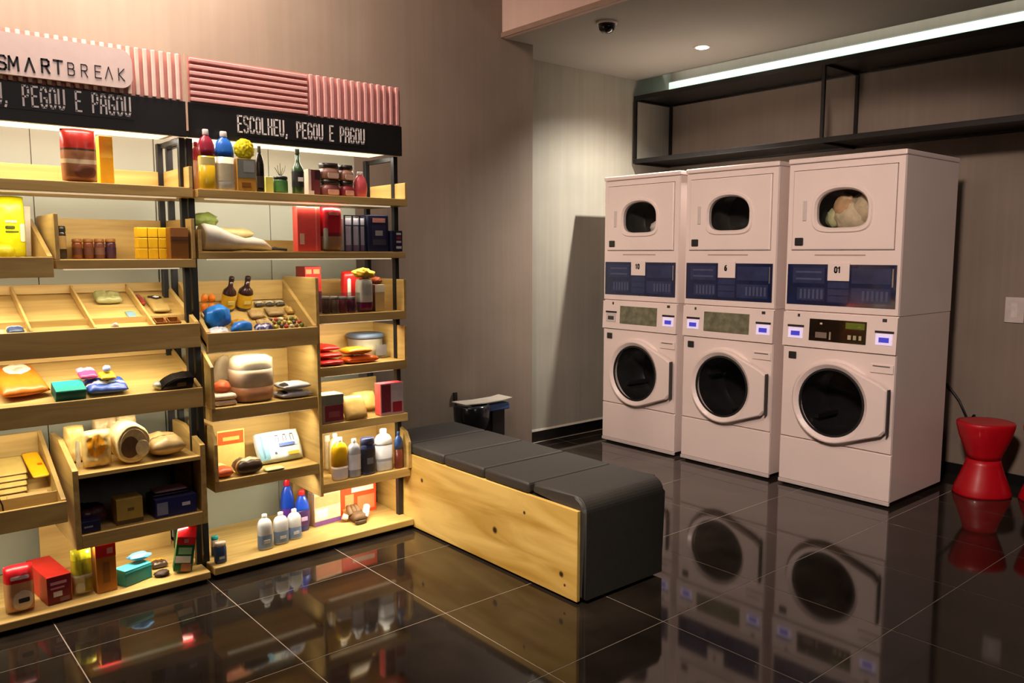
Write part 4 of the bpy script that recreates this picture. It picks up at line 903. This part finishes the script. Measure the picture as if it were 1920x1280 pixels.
def mug(label, px, c1, c2, y):
    x, y, z, w_, h = dims(px, SR1, y); t = thing('double_tub', label, 'tub', (x, y + .04, z), (0, 0, 0), 'brown stacked tubs on the right top shelf')
    for k, c in ((0, c2), (1, c1)):
        bm = new(); loft(bm, [(k * h * .5 + .001, w_ * .44, .038, 3), (k * h * .5 + .008, w_ * .5, .042, 3), (k * h * .5 + h * .22, w_ * .5, .042, 3), (k * h * .5 + h * .34, w_ * .42, .036, 3)], 24); obj('tub', bm, mat(c, .4), t)
        bm = new(); loft(bm, [(k * h * .5 + h * .342, w_ * .42, .036, 3), (k * h * .5 + h * .495, w_ * .46, .04, 3)], 24); obj('dark_lid', bm, mat((34, 24, 22), .4), t)
        bm = new(); P = rrect(-w_ * .26, w_ * .30, k * h * .5 + .006, k * h * .5 + h * .20, .006); prism(bm, P, -.046, -.040, 'y'); obj('label', bm, mat((190, 160, 140) if k else (200, 150, 130), .5), t)
mug('double brown tub, left one of the two, dark lids', (607, 642, 365, 306), (120, 84, 70), (110, 60, 56), 3.43)
mug('double brown tub beside the pink white-capped bottle', (642, 668, 367, 310), (130, 92, 74), (130, 40, 50), 3.43)
bottle('pink_bottle', 'pink bottle with white nozzle cap at the shelf right', 'bottle', (669, 692, 369, 322), SR1, (206, 90, 96), (238, 230, 224), 'tube', y=3.43)
# --- right unit, second shelf
SB = SR2 + .002
packet('baguette_bag', 'long cream paper bag along the back of the second shelf', 'bag', (384, 480, 440, 420), SR2 + .056, .05, col=(226, 210, 150), l=.10, crumple=.1, y=3.602)
lump('green_net', 'green net bag of vegetables on the second shelf left', 'bag', (366, 416, 430, 404), SR2 + .112, .10, (150, 170, 90), .35, y=3.60, freq=3.5, h=.06)
x, y, z, w_, h = dims((388, 522, 471, 420), SR2, y=3.43)
t = thing('laundry_sack', 'long grey white sack tied with a dark cord on the second shelf', 'sack', (x, y + .07, z))
bm = new(); R = loft(bm, [(-w_ / 2, .05, .064, 2.3, 0, 0), (-w_ * .46, .058, .07, 2.4), (-w_ * .3, .055, .072, 2.4, .003), (-w_ * .1, .036, .066, 2.3, .018), (w_ * .08, .026, .06, 2.2, .028), (w_ * .22, .03, .058, 2.2, .024), (w_ * .36, .024, .045, 2.2, .03), (w_ * .46, .012, .02, 2, .042), (w_ * .49, .008, .01, 2, .046)], 26)
for v in bm.verts: v.co.x = v.co.x + noise.noise(v.co * 16) * .008
bmesh.ops.rotate(bm, cent=(0, 0, 0), matrix=Matrix.Rotation(pi / 2, 3, 'Y'), verts=bm.verts)
mz = min(v.co.z for v in bm.verts); bmesh.ops.translate(bm, vec=(0, 0, -mz), verts=bm.verts); obj('body', bm, mat((196, 188, 176), .7, var=.12, scale=12), t)
bm = new(); tube(bm, [(w_ * .46, 0, .012), (w_ * .54, -.01, .012), (w_ * .62, -.02, .010), (w_ * .70, -.02, .008)], .006); tube(bm, [(w_ * .46, .01, .012), (w_ * .56, .012, .018), (w_ * .66, .0, .008)], .004); obj('cord', bm, mat((26, 24, 22), .6), t)
carton('red_carton', 'coral red carton standing on the second shelf', 'carton', (559, 602, 467, 388), SR2, .05, (224, 74, 66), (226, 130, 110), (226, 80, 70), y=3.43, prints=[('pale_edge', .78, .84, .02, .98, (230, 120, 106)), ('side_label', .10, .28, .16, .40, (232, 190, 160))])
pouch('red_brown_bag', 'dark red bag with brown curved lower panel', 'bag', (607, 645, 468, 387), SR2, .07, [(.32, (150, 110, 76)), (.40, (120, 30, 34)), (2, (176, 28, 38))], .06, y=3.42, e=8, extra=[('pale_print', .28, .80, .80, .88, (232, 150, 140)), ('silver_spout', .04, .22, .04, .52, (150, 146, 130))])
x, y, z, w_, h = dims((646, 686, 468, 404), SR2, y=3.44)
t = thing('display_crate', 'clear crate with dark bars holding pale cartons', 'crate', (x, y + .05, z))
for px_ in (-.5, -.14, .2, .46):
    bm = new(); box(bm, px_ * w_, px_ * w_ + .006, -.052, -.046, 0, h); obj('bar', bm, mat((30, 28, 48), .4), t)
for pz in (.70, .97):
    bm = new(); box(bm, -w_ / 2, w_ / 2, -.057, -.0522, pz * h, pz * h + .005); obj('rail', bm, mat((30, 28, 48), .4), t)
bm = new(); box(bm, -w_ / 2, w_ / 2, -.045, .05, 0, .003); obj('base', bm, mat((30, 28, 48), .4), t)
for k in range(3):
    c = carton('pale_carton', 'pale lilac carton inside the barred crate, %s' % ['left one', 'middle one', 'right one'][k], 'carton', (647 + 13 * k, 659 + 13 * k, 468, 410), SR2 + .0035, .05, (170, 166, 184), (206, 204, 214), group='pale cartons inside the crate', y=3.452, prints=[('dark_foot', 0, 1, .0, .18, (110, 90, 120))])
carton('navy_box', 'large navy box with framed label on the second shelf right', 'box', (691, 729, 468, 404), SR2, .08, (24, 28, 62), (40, 44, 80), y=3.43, prints=[('red_white_band', .22, .84, .80, .92, (226, 150, 140)), ('panel', .20, .86, .22, .74, (46, 42, 74)), ('pale_print', .34, .70, .44, .58, (170, 166, 160)), ('grey_patch', .22, .86, .18, .34, (70, 66, 80))])
carton('navy_box', 'short navy box with white print at the second shelf end', 'box', (735, 755, 468, 433), SR2, .055, (22, 26, 54), (34, 38, 66), y=3.41, prints=[('white_print', .42, .86, .80, .90, (220, 214, 214)), ('red_print', .42, .86, .58, .72, (150, 40, 50)), ('white_print', .42, .86, .42, .52, (206, 190, 190)), ('white_print', .40, .88, .14, .26, (220, 214, 214))])
# --- right unit, bulk bin
for k in range(4):
    lump('orange_fruit', 'orange fruit in the bunch at the bin left, %s' % ['top left', 'top right', 'lower left', 'lower right'][k], 'fruit', (377 + 14 * (k % 2), 390 + 14 * (k % 2), 534 + 13 * (k // 2), 520 + 13 * (k // 2)), (TR3[0] + (.043 if k < 2 else .001), TR3[1], TR3[2]), .036, (236, 128, 22), .1, h=.038, y=3.62, group='orange fruit in the bulk bin', rough=.45)
for k in range(2):
    packet('white_card', 'small white folded card under the orange fruit, %s' % ('left', 'right')[k], 'card', (380 + 15 * k, 393 + 15 * k, 558, 548), TR3, .012, col=(232, 224, 208), l=.04, crumple=.1, y=3.575)
for k, (a, b) in enumerate(((417, 442), (447, 474))):
    bottle('syrup_bottle', 'dark necked bottle with yellow label in the bulk bin, %s' % ('left of the two', 'right of the two')[k], 'bottle', (a, b, 562, 518), TR3, (52, 26, 22), (40, 20, 20), 'wine', lab=((230, 180, 40), .10, .50, (240, 214, 120)), group='yellow-labelled bottles in the bulk bin', y=3.615, deep=1.)
lump('blue_bag', 'large bright blue plastic bag in the bulk bin', 'bag', (386, 434, 594, 556), TR3, .09, (42, 132, 226), .38, h=.10, y=3.472, rough=.3, freq=2.6)
packet('silver_wrap', 'silver white crumpled wrap under the large blue bag', 'wrap', (393, 432, 602, 588), (TR3[0] + .011, TR3[1], TR3[2]), .03, col=(196, 200, 206), l=.06, crumple=.5, y=3.40)
lump('blue_pouch', 'smaller bright blue pouch at the bin front', 'pouch', (436, 476, 616, 586), TR3, .06, (44, 124, 222), .22, y=3.416, rough=.3, h=.065)
packet('navy_pack', 'navy pack with white swirls at the bin front', 'packet', (482, 514, 614, 592), TR3, .04, zones=[(.4, (40, 40, 96)), (.6, (206, 206, 226)), (2, (60, 56, 110))], l=.06, crumple=.5, y=3.41)
packet('picture_card', 'white card with black drawing at the bin front left', 'card', (398, 430, 618, 606), TR3, .008, col=(220, 206, 176), l=.04, crumple=.1, y=3.40, extra=[('drawing', .28, .72, .2, .8, (60, 54, 40))])
for k, (a, b, p, q) in enumerate(((438, 466, 584, 566), (470, 498, 580, 560), (486, 514, 592, 572), (502, 534, 574, 556))):
    packet('mesh_packet', 'tan mesh packet of dry goods in the bulk bin, %s' % ['left lower one', 'beside the left bottle', 'centre front one', 'highest one'][k], 'packet', (a, b, p, q), TR3, .025, col=[(190, 140, 50), (170, 140, 90), (176, 150, 100), (160, 134, 90)][k], l=.065, crumple=.3, y=[3.475, 3.50, 3.465, 3.56][k] if k != 1 else 3.545, group='mesh packets in the bulk bin')
packet('mesh_packet', 'tan mesh packet in the bulk bin, rightmost one by the wooden cheek', 'packet', (538, 552, 584, 570), TR3, .022, col=(186, 150, 80), l=.05, crumple=.3, y=3.572, group='mesh packets in the bulk bin')
for k in range(3):
    packet('foil_fish', 'silver and black foil sweet at the back of the bin, %s' % ('left', 'middle', 'right')[k], 'sweet', (480 + 19 * k, 496 + 19 * k, 560, 546), TR3, .018, zones=[(.4, (70, 64, 56)), (2, (206, 200, 180))], l=.04, crumple=.4, y=3.645, group='foil sweets in the bulk bin')
cols = [(206, 180, 110), (150, 110, 70), (190, 70, 60), (206, 206, 90), (120, 130, 70), (230, 220, 190), (90, 70, 60)]
spots = [(r, c) for r in range(5) for c in range(6)]
for k, (r, c) in enumerate(spots):
    yy = 3.402 + .030 * r + random.random() * .004; xx = 1.53 + .0245 * c + random.random() * .003 + .004 * (r % 2)
    if xx > 1.662: continue
    cc = cols[(k * 3 + r) % 7]
    bm = new(); blob(bm, .021, .020, .015 + .006 * random.random(), .25, k, 2, 2.)
    mz = min(v.co.z for v in bm.verts); bmesh.ops.translate(bm, vec=(0, 0, -mz), verts=bm.verts)
    o = tag(obj('wrapped_sweet', bm, mat(cc, .4)), 'small wrapped sweet scattered in the bulk bin', 'sweet', 'sweets scattered in the bulk bin'); o.location = base_at(xx, yy, TR3[0] + TR3[2] * (yy - TR3[1]) + .0015, .02, TR3); o.rotation_euler = (tilt_of(TR3), 0, 0)
# --- right unit, third shelf right
carton('red_binder', 'tall red box with dark lower half at the divider', 'box', (574, 604, 590, 500), SR3, .10, (176, 40, 34), (130, 24, 28), (150, 30, 30), y=3.56, prints=[('cream_label', .06, .40, .84, .94, (226, 150, 100)), ('cream_label', .52, .90, .84, .94, (226, 150, 100)), ('dark_lower', 0, 1, 0, .46, (74, 22, 48))])
carton('glass_tray', 'low clear box holding small jars on the third shelf', 'box', (604, 676, 590, 550), SR3, .09, (60, 70, 70), y=3.41, alpha=.25)
for k in range(4):
    bottle('spice_jar', 'small spice jar inside the low clear box, %s' % ['first from the left', 'second from the left', 'third from the left', 'maroon one at the right'][k], 'jar', (608 + 16 * k, 622 + 16 * k, 586, 556), SR3 + .002, [(90, 60, 44), (110, 80, 60), (120, 40, 50), (96, 22, 50)][k], (150, 146, 140), 'jar', group='spice jars in the clear box', y=3.43, deep=1.)
pouch('striped_bag', 'red and white striped bag leaning on the third shelf', 'bag', (646, 686, 588, 508), SR3, .05, [(2, (196, 36, 34))], .06, y=3.54, extra=[('white_stripe', .16, .32, .02, .82, (238, 230, 222)), ('white_stripe', .54, .70, .02, .74, (238, 230, 222))], e=8)
pouch('label_pouch', 'pouch with grey label and maroon foot under yellow flowers', 'pouch', (676, 702, 588, 522), SR3, .06, [(.30, (110, 22, 62)), (.48, (200, 190, 170)), (2, (180, 176, 160))], .05, y=3.42, e=8)
lump('yellow_bunch', 'yellow and orange bunch on top of the grey label pouch', 'flowers', (668, 706, 524, 504), SR3 + .165, .06, (236, 184, 40), .4, y=3.42, freq=3., h=.045)
lump('orange_bunch', 'brown orange bunch beside the yellow bunch', 'flowers', (702, 720, 534, 514), SR3 + .131, .06, (150, 64, 30), .4, y=3.445, freq=3., h=.035)
carton('cream_box', 'cream and tan box at the third shelf right', 'box', (704, 722, 586, 534), SR3, .07, (206, 174, 110), (232, 222, 196), (60, 36, 24), y=3.44, prints=[('cream_top', 0, 1, .72, .98, (232, 222, 190))])
# --- right unit, fourth shelf right
for k in range(3):
    packet('red_cloth', 'folded red cloth in the pile, %s' % ['bottom one', 'middle one', 'top crumpled one'][k], 'cloth', (604, 650 - 5 * k, 690 - 13 * k, 680 - 13 * k), SR4 + .031 * k, .026, col=[(196, 24, 22), (214, 40, 30), (206, 30, 26)][k], l=.16, crumple=.25, y=3.41 + .03 * k, group='red cloths on the fourth shelf')
for k in range(2):
    packet('orange_cloth', 'orange folded cloth beside the red pile, %s' % ['lower one', 'upper one'][k], 'cloth', (653 + 1 * k, 714 - 14 * k, 687 - 16 * k, 672 - 16 * k), SR4 + .040 * k, .034, col=[(226, 96, 16), (240, 130, 26)][k], l=.11, crumple=.2, y=3.41 + .005 * k, group='orange cloths on the fourth shelf')
x, y, z, w_, h = dims((672, 728, 676, 626), SR4, y=3.525)
t = thing('plastic_tub', 'clear plastic tub with dark blue lid on the fourth shelf', 'tub', (x, y + .08, z))
bm = new(); loft(bm, [(0, w_ * .44, .07, 3), (.006, w_ * .46, .075, 3), (h * .8, w_ * .49, .08, 3)], 32, caps=(True, False)); obj('body', bm, clear((206, 200, 176), .45, .1), t)
bm = new(); loft(bm, [(h * .80, w_ * .51, .083, 3), (h * .86, w_ * .52, .085, 3), (h * .97, w_ * .50, .082, 3), (h, w_ * .44, .072, 3)], 32); obj('lid', bm, mat((70, 86, 106), .4), t)
bm = new(); blob(bm, w_ * .78, .11, h * .55, .3, 3); bmesh.ops.translate(bm, vec=(0, 0, .012), verts=bm.verts); obj('contents', bm, mat((206, 186, 130), .7, var=.2), t)
bm = new(); box(bm, w_ * .06, w_ * .42, -.0905, -.089, h * .12, h * .55); obj('grey_label', bm, mat((120, 116, 116), .5), t)
# --- right unit, fifth shelf right
carton('soap_box', 'grey box with maroon label and cream lid at the divider', 'box', (604, 645, 795, 740), SR5, .09, (150, 132, 112), (232, 214, 160), (150, 132, 112), y=3.415, prints=[('maroon_label', .14, .98, .06, .62, (122, 26, 54)), ('glassy_top', .0, 1, .66, .98, (120, 124, 116)), ('pale_print', .3, .8, .2, .4, (150, 70, 80))])
pouch('burlap_pillow', 'pale tan cushion leaning in front, fifth shelf', 'cushion', (648, 690, 790, 745), SR5, .05, [(2, (196, 160, 92))], .08, y=3.415, lean=.5)
pouch('burlap_pillow', 'tan cushion leaning behind, beside the pink box', 'cushion', (664, 710, 784, 738), SR5, .06, [(2, (206, 168, 92))], .08, y=3.535, lean=.45)
carton('pink_box', 'coral pink box with glossy dark front at the fifth shelf end', 'box', (714, 757, 774, 718), SR5, .055, (196, 150, 150), (226, 64, 76), (226, 90, 84), y=3.405, prints=[('dark_window', .04, .44, .10, .96, (110, 30, 46)), ('grey_window', .46, .98, .36, .96, (176, 160, 160)), ('red_print', .52, .92, .08, .40, (150, 26, 46))])
# --- right unit, sixth shelf right
bottle('white_bottle', 'thin white bottle at the left of the low bottle shelf', 'bottle', (611, 622, 876, 816), SR6, (238, 226, 190), (236, 230, 220), 'jar', y=3.62)
bottle('cream_bottle', 'cream bottle with wide cap behind the yellow one', 'bottle', (622, 644, 872, 814), SR6, (226, 214, 160), (240, 236, 226), 'jug', y=3.53)
bottle('oil_bottle', 'clear bottle with yellow liquid and white cap', 'bottle', (629, 657, 896, 822), SR6, (224, 206, 186), (240, 234, 220), 'jug', fill=(.32, (222, 176, 20)), lab=((206, 196, 200), .08, .28), y=3.41)
bottle('grey_bottle', 'narrow grey bottle with white cap on the low shelf', 'bottle', (658, 680, 893, 824), SR6, (150, 152, 160), (240, 236, 228), 'jug', lab=((196, 196, 206), .2, .6), y=3.41)
bottle('navy_bottle', 'navy bottle with black label on the low shelf', 'bottle', (682, 708, 889, 822), SR6, (44, 48, 84), (40, 44, 76), 'jar', lab=((30, 30, 40), .08, .70, (90, 92, 106)), y=3.41)
bottle('white_jug', 'large white grey jug with curved handle on the low shelf', 'jug', (711, 741, 883, 806), SR6, (206, 206, 210), (240, 240, 238), 'jug', fill=(.62, (236, 236, 234)), lab=((176, 178, 186), .24, .30), y=3.42)
bottle('blue_brown_bottle', 'brown bottle with blue shoulder at the low shelf end', 'bottle', (744, 758, 876, 810), SR6, (110, 50, 36), (70, 96, 150), 'jug', fill=(.52, (60, 88, 146)), y=3.415)
# --- right unit, fourth shelf left
lump('film_bag', 'crumpled clear film bag behind the bread bag', 'bag', (404, 446, 752, 668), SR4L, .06, (206, 190, 160), .25, y=3.625, rough=.3, alpha=.45)
for k in range(2):
    packet('cream_napkins', 'stack of cream napkins at the shelf left, %s one' % ('lower', 'upper')[k], 'napkins', (403, 447, 760 - 12 * k, 750 - 12 * k), SR4L + .0265 * k, .024, col=(232, 206, 180), l=.12, crumple=.08, y=3.425, e=10, group='cream napkins on the fourth shelf')
lump('orange_bowl', 'terracotta orange bundle on top of the cream napkins', 'bundle', (406, 438, 736, 708), SR4L + .054, .07, (196, 92, 48), .25, y=3.46, h=.05)
x, y, z, w_, h = dims((446, 526, 757, 668), SR4L, y=3.42)
t = thing('bread_bag', 'large clear plastic bag of sliced bread with brown crust', 'bread', (x, y + .09, z))
bm = new(); loft(bm, [(0, w_ * .38, .07, 3), (.012, w_ * .44, .084, 3.2), (h * .33, w_ * .45, .088, 3.2)], 30); obj('crust', bm, mat((158, 100, 60), .5, var=.15, scale=20), t)
bm = new(); loft(bm, [(h * .332, w_ * .45, .088, 3.2), (h * .62, w_ * .45, .088, 3.2), (h * .70, w_ * .44, .086, 3)], 30); obj('middle', bm, mat((206, 180, 150), .45, var=.1, scale=20), t)
bm = new(); loft(bm, [(h * .702, w_ * .44, .086, 3), (h * .9, w_ * .42, .082, 3), (h * .97, w_ * .36, .07, 2.6), (h * .99, w_ * .2, .04, 2.4)], 30)
obj('bread', bm, mat((236, 208, 150), .6, var=.12, scale=24), t)
bm = new(); loft(bm, [(.002, w_ * .40, .074, 3), (.012, w_ * .47, .091, 3.2), (h * .60, w_ * .475, .092, 3.2), (h * .92, w_ * .45, .088, 3), (h, w_ * .34, .06, 2.6)], 30)
for v in bm.verts: v.co += v.co.normalized() * noise.noise(v.co * 30) * .004
obj('film', bm, clear((240, 232, 214), .18, .1), t)
for k in range(2):
    packet('folded_leaflet', 'white folded leaflet with black print, %s of the pair' % ('lower', 'upper')[k], 'leaflet', (529 + 3 * k, 590 - 4 * k, 752 - 18 * k, 740 - 18 * k), SR4L + .037 * k, .030, zones=[(2, (206, 206, 210))], l=.13, crumple=.25, y=3.41, group='white leaflets on the fourth shelf', extra=[('black_print', .02, .22, .05, .5, (40, 34, 32))])
# --- right unit, fifth shelf left
carton('recipe_card', 'orange standing card with red script on the fifth shelf', 'card', (409, 460, 866, 806), SR5L, .006, (236, 190, 110), y=3.60, prints=[('red_script', .02, .96, .62, .96, (206, 84, 30)), ('pale_script', .2, .8, .72, .82, (236, 170, 90))])
packet('red_packet', 'red and cream packet at the fifth shelf left', 'packet', (409, 440, 884, 850), SR5L, .045, zones=[(.42, (214, 96, 50)), (2, (232, 214, 150))], l=.14, crumple=.15, y=3.42)
packet('dark_wallet', 'dark brown wallet with tan patches in the middle', 'wallet', (446, 496, 880, 846), SR5L, .066, zones=[(.25, (60, 42, 30)), (.36, (206, 170, 110)), (.62, (74, 56, 40)), (2, (92, 76, 56))], l=.085, crumple=.3, y=3.41)
pouch('sugar_bag', 'big light blue and white bag with black figures print', 'bag', (484, 570, 874, 814), SR5L, .06, [(2, (214, 226, 226))], .06, y=3.535, lean=.5, e=6, rz=.0, extra=[('blue_side', .03, .24, .06, .94, (130, 176, 196)), ('blue_fold', .10, .14, .10, .86, (92, 136, 160)), ('pale_label', .27, .93, .30, .92, (232, 236, 232))] + [(nm, a + .16 * k, b + .16 * k, c, d, (76, 82, 92)) for k in range(3) for nm, a, b, c, d in (('print_stroke', .40, .415, .56, .76), ('print_stroke', .465, .48, .56, .76), ('print_stroke', .405, .475, .76, .80))] + [('blue_print', .44, .80, .42, .52, (90, 120, 190)), ('yellow_print', .60, .86, .12, .22, (236, 190, 70)), ('dark_print', .32, .37, .18, .26, (70, 80, 90))])
packet('banknote_pad', 'greenish white paper pad under the light blue bag', 'pad', (500, 536, 886, 876), SR5L, .012, col=(206, 206, 150), l=.05, crumple=.2, y=3.40)
# --- base shelf, right unit
for k, (a, b, p, q, c, m) in enumerate(((399, 413, 1050, 1006, (30, 150, 150), (206, 190, 170)), (406, 428, 1062, 1018, (232, 214, 190), (60, 86, 126)))):
    bottle('cream_tub', ['teal-capped bottle at the floor shelf left corner', 'blue labelled bottle with cream cap in the left corner'][k], 'bottle', (a, b, p, q), SR7, m, c, 'jar', lab=((40, 60, 104), .06, .5, (190, 200, 214)), y=3.50 - .095 * k)
for k, (a, b, p, q) in enumerate(((489, 515, 1040, 966), (519, 545, 1032, 962), (545, 569, 1026, 956))):
    bottle('clear_bottle', 'clear bottle with white cap and blue label, %s of three' % ['leftmost', 'middle', 'rightmost'][k], 'bottle', (a, b, p, q), SR7, (228, 230, 232), (240, 238, 234), 'jug', lab=((120, 146, 190), .06, .42, (220, 226, 236)), group='clear white-capped bottles on the floor shelf', y=3.43 + .02 * k)
bottle('blue_cleaner', 'blue bottle with two-part red cap standing farther back', 'bottle', (531, 556, 968, 900), SR7, (24, 64, 176), (190, 24, 44), 'tube', lab=((90, 40, 140), .06, .42), y=3.62)
bottle('blue_cleaner', 'blue and purple bottle with red cap beside the clear bottles', 'bottle', (560, 585, 1016, 920), SR7, (34, 40, 110), (206, 36, 40), 'tube', fill=(.52, (24, 70, 190)), lab=((64, 34, 90), .14, .5, (196, 170, 206)), y=3.545)
bottle('white_canister', 'white canister with black print behind the orange boxes', 'canister', (584, 607, 950, 905), SR7, (236, 230, 216), (240, 236, 226), 'jar', lab=((40, 36, 36), .5, .72), y=3.70, deep=1.)
carton('orange_box', 'pale orange and white box on the floor shelf', 'box', (588, 640, 982, 922), SR7, .06, (240, 196, 150), (246, 224, 196), y=3.58, rz=.1, prints=[('orange_band', .02, .98, .56, .92, (240, 150, 100)), ('white_block', .05, .5, .18, .5, (246, 226, 206)), ('purple_foot', 0, 1, .0, .14, (110, 70, 130))])
carton('red_orange_box', 'red orange box with white script on the floor shelf', 'box', (639, 706, 956, 900), SR7, .06, (232, 74, 30), (240, 130, 80), y=3.62, prints=[('white_script', .30, .92, .66, .80, (246, 220, 200)), ('pale_picture', .12, .36, .10, .62, (244, 150, 96)), ('pale_picture', .46, .94, .10, .52, (240, 130, 84)), ('yellow_spot', .06, .40, .04, .22, (246, 200, 110))])
x, y, z, w_, h = dims((653, 706, 988, 953), SR7, y=3.47)
t = thing('work_glove', 'brown and white work glove lying on the floor shelf', 'glove', (x, y + .05, z))
bm = new(); cushion(bm, w_ * .5, .09, .05, 3, .1, 10, 10, 2.); obj('palm', bm, mat((90, 66, 40), .7), t)
for k in range(3):
    bm = new(); tube(bm, [(-w_ * .2 + k * w_ * .16, .0, .035), (-w_ * .18 + k * w_ * .14, .03, .055), (-w_ * .12 + k * w_ * .12, .06, .06)], .013, 10); obj('finger', bm, mat((110, 86, 56), .7), t)
bm = new(); tube(bm, [(w_ * .14, -.03, .02), (w_ * .3, .0, .035), (w_ * .44, .03, .055)], .018, 12); obj('white_finger', bm, mat((238, 228, 206), .6), t)
bm = new(); tube(bm, [(-w_ * .28, .02, .02), (-w_ * .42, .03, .03)], .016, 12); obj('white_thumb', bm, mat((238, 222, 190), .6), t)
bm = new(); box(bm, -w_ * .25, w_ * .12, -.062, -.044, .002, .018, bev=.003); obj('cuff', bm, mat((70, 52, 34), .7), t)
